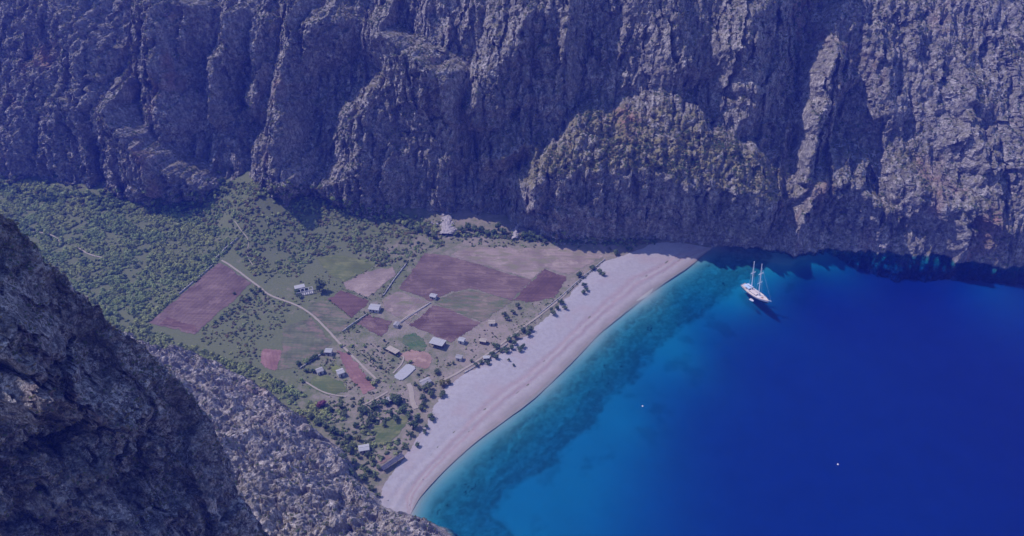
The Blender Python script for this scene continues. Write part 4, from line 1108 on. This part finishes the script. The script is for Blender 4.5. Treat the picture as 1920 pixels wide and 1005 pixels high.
hut(906, 643, 4.4, 3.0, 2.6, 0.1, "low reed roofed hut close behind the beach track", "thatch", "timber", rise=0.6)
hut(861, 674, 3.8, 3.2, 2.6, 0.1, "small grey roofed hut below the barn near the beach", "grey_roof", rise=0.5)
hut(737, 661, 8.4, 3.8, 2.4, -0.25, "long thatched shed among the village plots", "thatch", "dark_timber", style="shed")
hut(798, 720, 6.2, 4.2, 2.6, 1.0, "pale roofed hut tucked behind the largest beach tree", "grey_roof", rise=0.6)
hut(617, 663, 4.2, 3.6, 2.8, 0.3, "small white hut at the upper edge of the lower plots", rise=0.6)
hut(600, 699, 4.0, 3.6, 2.6, 0.9, "pinkish grey roofed hut beside dark trees", "grey_roof", rise=0.6)
hut(639, 703, 4.0, 4.2, 3.2, 0.9, "tall narrow white hut at the end of the pink strip", rise=0.6)
hut(922, 608, 4.0, 3.4, 2.2, 0.4, "low pale roofed hut in grass behind the beach trees", "thatch", rise=0.5)
hut(683, 845, 5.6, 4.2, 2.6, 0.6, "white roofed hut below the rocky slope by the lower beach", rise=0.6)
hut(912, 674, 3.6, 2.6, 2.0, 0.5, "pale canvas topped hut between beach edge trees", style="shed", wallm="timber")
hut(734, 752, 5.0, 3.6, 2.2, 0.8, "pale sheet roofed hut among the grove trees", "grey_roof", style="shed", wallm="timber")
# ruined house with a white roof and open frame
p = ground_at(571, 546); KEEP_CLEAR.append((p[0], p[1], 9))
o = empty("house", p, FIELD_ROT + 0.75)
part("wall", "plaster", o, lambda bm: (box(bm, -6, 0.6, 0.4, 4.4, -0.4, 3.2)))
part("roof", "white_roof", o, lambda bm: (box(bm, -6.5, 1.0, 0.1, 4.8, 3.2, 3.42), box(bm, -6.5, 1.0, 0.1, 0.35, 3.425, 3.65)))
for x in (-5.2, -3.2, -1.2):
    wi = part("window", "timber", o, lambda bm: box(bm, x - 0.55, x + 0.55, 0.33, 0.42, 0.9, 2.2)); part("pane", "glass", wi, lambda bm: box(bm, x - 0.45, x + 0.45, 0.30, 0.34, 1.0, 2.1))
part("terrace", "concrete", o, lambda bm: box(bm, -6.2, 6.0, -5.0, 0.1, -0.4, 0.25))
for x in (-5.8, -2.9, 0.0, 2.9, 5.8):
    for y in (-4.6, -0.6): part("pillar", "plaster", o, lambda bm: box(bm, x - 0.25, x + 0.25, y - 0.25, y + 0.25, 0.25, 2.9))
for y in (-4.6, -0.6): part("beam", "concrete", o, lambda bm: box(bm, -6.1, 6.1, y - 0.2, y + 0.2, 2.9, 3.15))
for x in (-5.8, -2.9, 0.0, 2.9, 5.8): part("beam", "concrete", o, lambda bm: box(bm, x - 0.15, x + 0.15, -4.4, -0.8, 2.92, 3.12))
tag(o, "white roofed house with an open pillared terrace frame by the big dark tree", "house")
# pale platform
pp = gpts([(737, 707), (764, 682), (781, 690), (765, 706), (752, 715)])
c0 = np.array([*pp.mean(0), 0]); c0[2] = G(c0[None, 0], c0[None, 1])[0]
bm = bmesh.new(); lo_ = [bm.verts.new((q[0] - c0[0], q[1] - c0[1], -0.3)) for q in pp]; up = [bm.verts.new((q[0] - c0[0], q[1] - c0[1], 0.55)) for q in pp]
bm.faces.new(lo_); bm.faces.new(up)
for i in range(5): bm.faces.new([lo_[i], lo_[(i + 1) % 5], up[(i + 1) % 5], up[i]])
bmesh.ops.recalc_face_normals(bm, faces=bm.faces); bmesh.ops.bevel(bm, geom=[e for e in bm.edges if abs(e.verts[0].co.z - e.verts[1].co.z) > 0.5], offset=1.0, segments=3, affect='EDGES')
me = bpy.data.meshes.new("platform"); bm.to_mesh(me); bm.free()
o = link("platform", me, M["concrete"]); o.location = c0; tag(o, "large pale flat platform slab with rounded corners near the beach", "platform"); KEEP_CLEAR.append((c0[0], c0[1], 9))
# dark awning on the lower beach
a, b = gpts([(717, 884), (756, 858)]); c0 = (a + b) / 2; z0 = float(G(c0[None, 0], c0[None, 1])[0]); L = float(np.hypot(*(b - a)))
o = empty("awning", (c0[0], c0[1], z0), math.atan2(b[1] - a[1], b[0] - a[0])); KEEP_CLEAR.append((c0[0], c0[1], 7))
def sag(bm):
    n, m_ = 14, 5
    g = [[bm.verts.new((-L / 2 + L * i / n, -1.6 + 3.2 * j / m_, 2.5 - 0.22 * math.sin(math.pi * ((i * 3 / n) % 1)) * math.sin(math.pi * j / m_) + 0.1 * j / m_)) for j in range(m_ + 1)] for i in range(n + 1)]
    for i in range(n):
        for j in range(m_): bm.faces.new((g[i][j], g[i + 1][j], g[i + 1][j + 1], g[i][j + 1]))
    bmesh.ops.solidify(bm, geom=bm.faces[:], thickness=0.04)
part("canopy", "tarp", o, sag)
for i in range(4):
    for y in (-1.5, 1.5):
        x = -L / 2 + 0.1 + (L - 0.2) * i / 3; part("post", "timber", o, lambda bm: box(bm, x - 0.07, x + 0.07, y - 0.07, y + 0.07, -0.4, 2.5))
tag(o, "long dark blue awning on posts at the lower beach edge", "awning")

for i, zn in enumerate(ZONES): scatter_zone(*zn, 300 + i)

# ------------------------------------------------------------------ boulders and scree
k_ = NT("pale_boulder"); M["boulder"] = k_.done(k_.mix(k_.noise(k_.pos(), 0.9, 4), (0.26, 0.23, 0.225), (0.45, 0.40, 0.39)), 0.95, k_.bump(k_.noise(k_.pos(), 2.0, 4), 0.2), 0.1)
ICO2 = ico(2)
def boulder_mesh(r):
    v = ICO2[0].copy(); v *= (1 + 0.28 * np.array([vnoise(np.array([q[0] * 1.3 + 5]), np.array([q[1] * 1.3 + q[2] * 1.7]), int(r.integers(99)) * 0 + 7)[0] for q in v]))[:, None]
    for _ in range(5):
        d = r.standard_normal(3); d /= np.linalg.norm(d); h = v @ d; c = r.uniform(0.5, 0.8); v -= np.maximum(h - c, 0)[:, None] * d
    me = np_mesh("boulder", v * np.array([1, 1, 0.75]), ICO2[1]); me.materials.append(M["boulder"]); return me
BOULD = [boulder_mesh(fr) for _ in range(5)]
def boulder(px, py, s_, label, group):
    p = sight(px, py)
    if p is None: return
    o = link("boulder", BOULD[int(fr.integers(5))]); o.location = p; o.scale = (s_ * fr.uniform(.8, 1.3), s_ * fr.uniform(.8, 1.3), s_ * fr.uniform(.7, 1.1)); o.rotation_euler = (fr.uniform(-.3, .3), fr.uniform(-.3, .3), fr.uniform(0, 6.28))
    tag(o, label, "boulder", group)
def scree(label, top, foot, half):
    a_ = sight(*top); b_ = sight(*foot)
    n1, n2 = 40, 30
    V_ = np.zeros((n1, n2, 3))
    ax = b_ - a_
    for i in range(n1):
        f = i / (n1 - 1)
        for j in range(n2):
            g_ = -1 + 2 * j / (n2 - 1); wdt = half * (0.45 + 0.55 * f ** 0.7) * (1 + 0.25 * math.sin(f * 9 + g_ * 2))
            x_ = a_[0] + ax[0] * f + g_ * wdt; y_ = a_[1] + ax[1] * f - 2.0 * (1 - g_ * g_)
            V_[i, j] = (x_, y_, max(a_[2] + ax[2] * f ** 0.9 + 2.6 * (1 - g_ * g_) * (0.5 + 0.5 * f) - 2.5 * abs(g_) ** 4, -2))
    V_[..., 2] += 1.5 * fbm(V_[..., 0] / 2.2, V_[..., 1] / 2.2 + V_[..., 2] / 3, 66, 4)
    return tag(link("scree", grid_mesh("scree", V_), M["boulder"]), label, kind="structure")
scree("pale scree cone at the far cliff foot", (838, 404), (838, 440), 9)
scree("narrow pale scree beside the cliff foot trees", (968, 425), (966, 448), 4)
for t in range(46):
    u = fr.uniform(0, 1); py = 398 + 42 * u ** 0.8; px = 837 + fr.normal(0, 5 + 14 * u)
    boulder(px, py, fr.uniform(0.6, 1.7), "pale boulder in the rockfall heap at the far cliff foot", "boulders of the pale rockfall heap")
for t in range(22):
    boulder(966 + fr.normal(0, 5), fr.uniform(420, 452), fr.uniform(0.5, 1.3), "pale boulder in the narrow rockfall beside the cliff foot trees", "boulders of the narrow rockfall")
for t in range(26):
    px = fr.uniform(1040, 1130); boulder(px, 455 + fr.normal(0, 3), fr.uniform(0.4, 1.0), "pale boulder strewn along the cliff foot above the dry field", "boulders along the cliff foot")
for t in range(26):
    px = fr.uniform(1600, 1690); boulder(px, np.interp(px, [1490, 1600, 1640, 1700], [484, 470, 460, 456]) + fr.normal(0, 2), fr.uniform(0.6, 1.6), "grey boulder at the waterline under the far cliff", "boulders at the far waterline")
for a, b, s_, lab in [(793, 899, 0.7, "dark rock lying on the tide line of the lower beach"), (767, 946, 0.6, "small dark rock near the lower corner of the beach"), (727, 938, 0.6, "small dark rock on the dry shingle below the awning"), (1096, 612, 0.6, "small dark rock at the middle of the tide line"), (1292, 466, 0.6, "small dark rock on the sand at the far end of the beach")]:
    boulder(a, b, s_, lab, None)
# ------------------------------------------------------------------ two-masted sailing boat at anchor
M["hull"] = simple("white_hull_paint", (0.74, 0.71, 0.70), 0.45, var=0.05); M["antifoul"] = simple("dark_antifouling", (0.05, 0.05, 0.07), 0.6); M["deck"] = simple("scrubbed_teak_deck", (0.60, 0.52, 0.47), 0.8, var=0.08)
M["varnish"] = simple("varnished_wood", (0.33, 0.19, 0.13), 0.4); M["spar"] = simple("white_spar", (0.76, 0.74, 0.73), 0.5, var=0.04); M["canvas_blue"] = simple("pale_blue_canvas", (0.42, 0.55, 0.70), 0.9, var=0.05); M["canvas"] = simple("cream_canvas", (0.66, 0.62, 0.60), 0.9, var=0.05)
M["rubber"] = simple("grey_rubber", (0.45, 0.45, 0.46), 0.6)
st = np.append(on_z(1391, 536), 0); bw = np.append(on_z(1441, 571), 0)
LEN = float(np.linalg.norm(bw - st)) * 0.94
mid = (st + bw) / 2
print("boat length", LEN)
bo = empty("sailing_boat", (mid[0], mid[1], 0), math.atan2(bw[1] - st[1], bw[0] - st[0]))
HB = LEN * 0.155
def section(t):      # t 0 stern .. 1 bow -> half beam, sheer height, keel depth
    b = HB * (min(1.0, (0.55 + 1.5 * t)) if t < 0.3 else 1.0) * (1 - max(0, (t - 0.5) / 0.5) ** 2.3)
    b = max(b, 0.12)
    return b, 1.7 + 1.6 * max(0, t - 0.45) ** 2 * 3.0 + 0.9 * max(0, 0.3 - t) * 2, -1.6 + 1.4 * max(0, t - 0.7) * 3.3
NSEC = 22
def hull_fn(lo_, hi_, rows):
    def fn(bm):
        g = []
        for i in range(NSEC + 1):
            t = i / NSEC; b, sh, kl = section(t); x = -LEN / 2 + LEN * t
            ring = []
            for s_ in (-1, 1):
                rr_ = []
                for j in range(rows + 1):
                    f = lo_ + (hi_ - lo_) * j / rows
                    zz = kl + (sh - kl) * f
                    yy = b * (f ** 0.45) * (0.92 + 0.08 * f)
                    xr = x + (0.9 * (f - 0.5) if t > 0.9 else 0) - (0.8 * (f - 0.5) if t < 0.05 else 0)
                    rr_.append(bm.verts.new((xr, s_ * yy, zz)))
                ring.append(rr_)
            g.append(ring)
        for i in range(NSEC):
            for k2 in (0, 1):
                for j in range(rows): bm.faces.new((g[i][k2][j], g[i + 1][k2][j], g[i + 1][k2][j + 1], g[i][k2][j + 1]))
        for i in (0, NSEC):
            for j in range(rows): bm.faces.new((g[i][0][j], g[i][1][j], g[i][1][j + 1], g[i][0][j + 1]))
    return fn
hl = part("hull", "hull", bo, hull_fn(0.52, 1.0, 5))
part("waterline", "antifoul", hl, hull_fn(0.02, 0.519, 4))
def deck_fn(bm):
    g = []
    for i in range(NSEC + 1):
        t = i / NSEC; b, sh, kl = section(t); g.append([bm.verts.new((-LEN / 2 + LEN * t, s_ * (b - 0.06), sh - 0.35)) for s_ in (-1, -0.3, 0.3, 1)])
        for v, yy in zip(g[-1], (-1, -0.3, 0.3, 1)): v.co.y = yy * (b - 0.06)
    for i in range(NSEC):
        for j in range(3): bm.faces.new((g[i][j], g[i + 1][j], g[i + 1][j + 1], g[i][j + 1]))
part("deck", "deck", bo, deck_fn)
def rail_fn(bm):
    for s_ in (-1, 1):
        for i in range(NSEC):
            a_ = section(i / NSEC); b_ = section((i + 1) / NSEC); x0 = -LEN / 2 + LEN * i / NSEC; x1 = x0 + LEN / NSEC
            q = [(x0, s_ * (a_[0] - 0.10), a_[1] + 0.003), (x1, s_ * (b_[0] - 0.10), b_[1] + 0.003), (x1, s_ * (b_[0] + 0.06), b_[1] + 0.003), (x0, s_ * (a_[0] + 0.06), a_[1] + 0.003)]
            l_ = [bm.verts.new(c) for c in q]; u_ = [bm.verts.new((c[0], c[1], c[2] + 0.1)) for c in q]
            bm.faces.new(l_); bm.faces.new(u_)
            for j in range(4): bm.faces.new((l_[j], l_[(j + 1) % 4], u_[(j + 1) % 4], u_[j]))
part("rail", "varnish", bo, rail_fn)
dz = section(0.5)[1] - 0.36
cb = part("cabin", "hull", bo, lambda bm: (box(bm, -LEN * 0.16, LEN * 0.08, -HB * 0.55, HB * 0.55, dz, dz + 1.15)))
part("cabin_roof", "deck", cb, lambda bm: box(bm, -LEN * 0.17, LEN * 0.09, -HB * 0.62, HB * 0.62, dz + 1.152, dz + 1.27))
for s_ in (-1, 1):
    for i in range(4):
        x = -LEN * 0.13 + i * LEN * 0.06; part("window", "glass", cb, lambda bm: box(bm, x - 0.4, x + 0.4, s_ * HB * 0.55 - 0.02, s_ * HB * 0.55 + 0.02, dz + 0.45, dz + 0.85))
wh = part("wheelhouse", "hull", bo, lambda bm: box(bm, -LEN * 0.27, -LEN * 0.19, -HB * 0.42, HB * 0.42, dz, dz + 1.9)); part("windscreen", "glass", wh, lambda bm: box(bm, -LEN * 0.19, -LEN * 0.19 + 0.04, -HB * 0.36, HB * 0.36, dz + 1.0, dz + 1.6))
aw = part("awning", "canvas_blue", bo, lambda bm: box(bm, -LEN * 0.40, -LEN * 0.185, -HB * 0.62, HB * 0.62, dz + 2.3, dz + 2.38))
for x in (-LEN * 0.39, -LEN * 0.195):
    for s_ in (-1, 1): part("stanchion", "spar", aw, lambda bm: box(bm, x - 0.05, x + 0.05, s_ * HB * 0.58 - 0.05, s_ * HB * 0.58 + 0.05, dz, dz + 2.3))
part("hatch", "varnish", bo, lambda bm: box(bm, LEN * 0.24, LEN * 0.30, -0.8, 0.8, section(0.77)[1] - 0.36, section(0.77)[1] - 0.1))
part("sun_mattress", "canvas", bo, lambda bm: box(bm, LEN * 0.11, LEN * 0.20, -HB * 0.5, HB * 0.5, dz + 0.02, dz + 0.28))
def tube(bm, p0, p1, r0, r1, n=8):
    p0 = Vector(p0); p1 = Vector(p1); d = (p1 - p0).normalized(); e = d.orthogonal().normalized(); g = d.cross(e)
    A_ = [bm.verts.new(p0 + (e * math.cos(2 * math.pi * i / n) + g * math.sin(2 * math.pi * i / n)) * r0) for i in range(n)]
    B_ = [bm.verts.new(p1 + (e * math.cos(2 * math.pi * i / n) + g * math.sin(2 * math.pi * i / n)) * r1) for i in range(n)]
    for i in range(n): bm.faces.new((A_[i], A_[(i + 1) % n], B_[(i + 1) % n], B_[i]))
    bm.faces.new(A_); bm.faces.new(B_)
RK = 0.11         # rake of the masts
def mast(x, hgt, yards):
    z0 = dz
    mm = part("mast", "spar", bo, lambda bm: tube(bm, (x, 0, z0), (x - RK * hgt, 0, z0 + hgt), 0.38, 0.26))
    for f in yards:
        part("spreader", "spar", mm, lambda bm: tube(bm, (x - RK * hgt * f, -2.4, z0 + hgt * f), (x - RK * hgt * f, 2.4, z0 + hgt * f), 0.26, 0.26, 6))
    bmx = part("boom", "varnish", mm, lambda bm: tube(bm, (x - 0.2, 0, z0 + 3.2), (x - LEN * 0.20, 0, z0 + 3.0), 0.13, 0.10))
    part("furled_sail", "canvas", mm, lambda bm: tube(bm, (x - 0.5, 0, z0 + 3.5), (x - LEN * 0.19, 0, z0 + 3.3), 0.32, 0.22))
    for s_ in (-1, 1): part("shroud", "spar", mm, lambda bm: tube(bm, (x - 0.6, s_ * HB * 0.95, z0 + 0.4), (x - RK * hgt * 0.93, 0, z0 + hgt * 0.93), 0.035, 0.03, 4))
    return mm
mast(LEN * 0.13, 27.0, (0.42, 0.70)); mast(-LEN * 0.16, 25.0, (0.62,))
part("bowsprit", "spar", bo, lambda bm: tube(bm, (LEN * 0.46, 0, section(0.95)[1]), (LEN * 0.60, 0, section(1.0)[1] + 0.9), 0.22, 0.12))
part("forestay", "spar", bo, lambda bm: tube(bm, (LEN * 0.59, 0, section(1.0)[1] + 0.8), (LEN * 0.13 - RK * 25, 0, dz + 25), 0.03, 0.03, 4))
tag(bo, "white two masted wooden sailing boat anchored in the turquoise water", "sailing boat")
# tender lying alongside
def dinghy(px, py, rot, label, ln=3.6):
    q = on_z(px, py); o = empty("dinghy", (q[0], q[1], 0), rot)
    def tubs(bm):
        pts = [(-ln / 2, -0.75), (ln * 0.22, -0.75), (ln * 0.42, -0.4), (ln / 2, 0), (ln * 0.42, 0.4), (ln * 0.22, 0.75), (-ln / 2, 0.75)]
        for a_, b_ in zip(pts[:-1], pts[1:]): tube(bm, (*a_, 0.28), (*b_, 0.28), 0.24, 0.24, 8)
    part("hull_tube", "hull", o, tubs)
    part("floor", "rubber", o, lambda bm: box(bm, -ln / 2 + 0.05, ln * 0.3, -0.6, 0.6, 0.08, 0.16))
    part("thwart", "varnish", o, lambda bm: box(bm, -0.2, 0.15, -0.62, 0.62, 0.32, 0.38))
    part("outboard_motor", "antifoul", o, lambda bm: box(bm, -ln / 2 - 0.3, -ln / 2, -0.18, 0.18, -0.1, 0.85))
    return tag(o, label, "dinghy")
dinghy(1409, 563, bo.rotation_euler.z, "small pale dinghy lying alongside the sailing boat")
def buoy(px, py, label):
    q = on_z(px, py); o = empty("buoy", (q[0], q[1], 0))
    def ball(bm): bmesh.ops.create_uvsphere(bm, u_segments=12, v_segments=8, radius=0.55); [setattr(v.co, "z", v.co.z * 0.85 + 0.2) for v in bm.verts]
    part("float", "hull", o, ball); part("ring", "antifoul", o, lambda bm: tube(bm, (0, 0, 0.6), (0, 0, 0.95), 0.10, 0.10, 8))
    return tag(o, label, "buoy")
buoy(1205, 762, "tiny white mooring buoy off the middle of the beach")
buoy(1571, 871, "tiny white mooring buoy alone on the deep blue water")
# sea: a closed body of water
bm = bmesh.new()
bmesh.ops.create_cube(bm, size=1.0)
for v in bm.verts:
    v.co = Vector((-150 if v.co.x < 0 else 1390, -295 if v.co.y < 0 else 1500, -55 if v.co.z < 0 else 0.0))
me = bpy.data.meshes.new("sea"); bm.to_mesh(me); bm.free()
sea = tag(link("sea", me, M["water"]), "deep blue sea shading to turquoise by the beach", kind="structure")

# ------------------------------------------------------------------ haze
def make_haze():
    k = NT("blue_tint_air")
    pv = k.n("VolumePrincipled", Density=0.00027)  # even volume added to lay a blue tint over the whole scene
    pv.inputs["Color"].default_value = (0.04, 0.09, 0.9, 1)
    k.link(pv.outputs[0], k.out.inputs["Volume"])
    bm = bmesh.new(); bmesh.ops.create_cube(bm, size=1.0)
    for v in bm.verts:
        v.co = Vector((v.co.x * 3000, 650 + v.co.y * 2100, -62 if v.co.z < 0 else 370))
    me = bpy.data.meshes.new("haze"); bm.to_mesh(me); bm.free()
    return tag(link("haze", me, k.m), "thin blue air added over the bay for an even blue tint", kind="stuff")
make_haze()
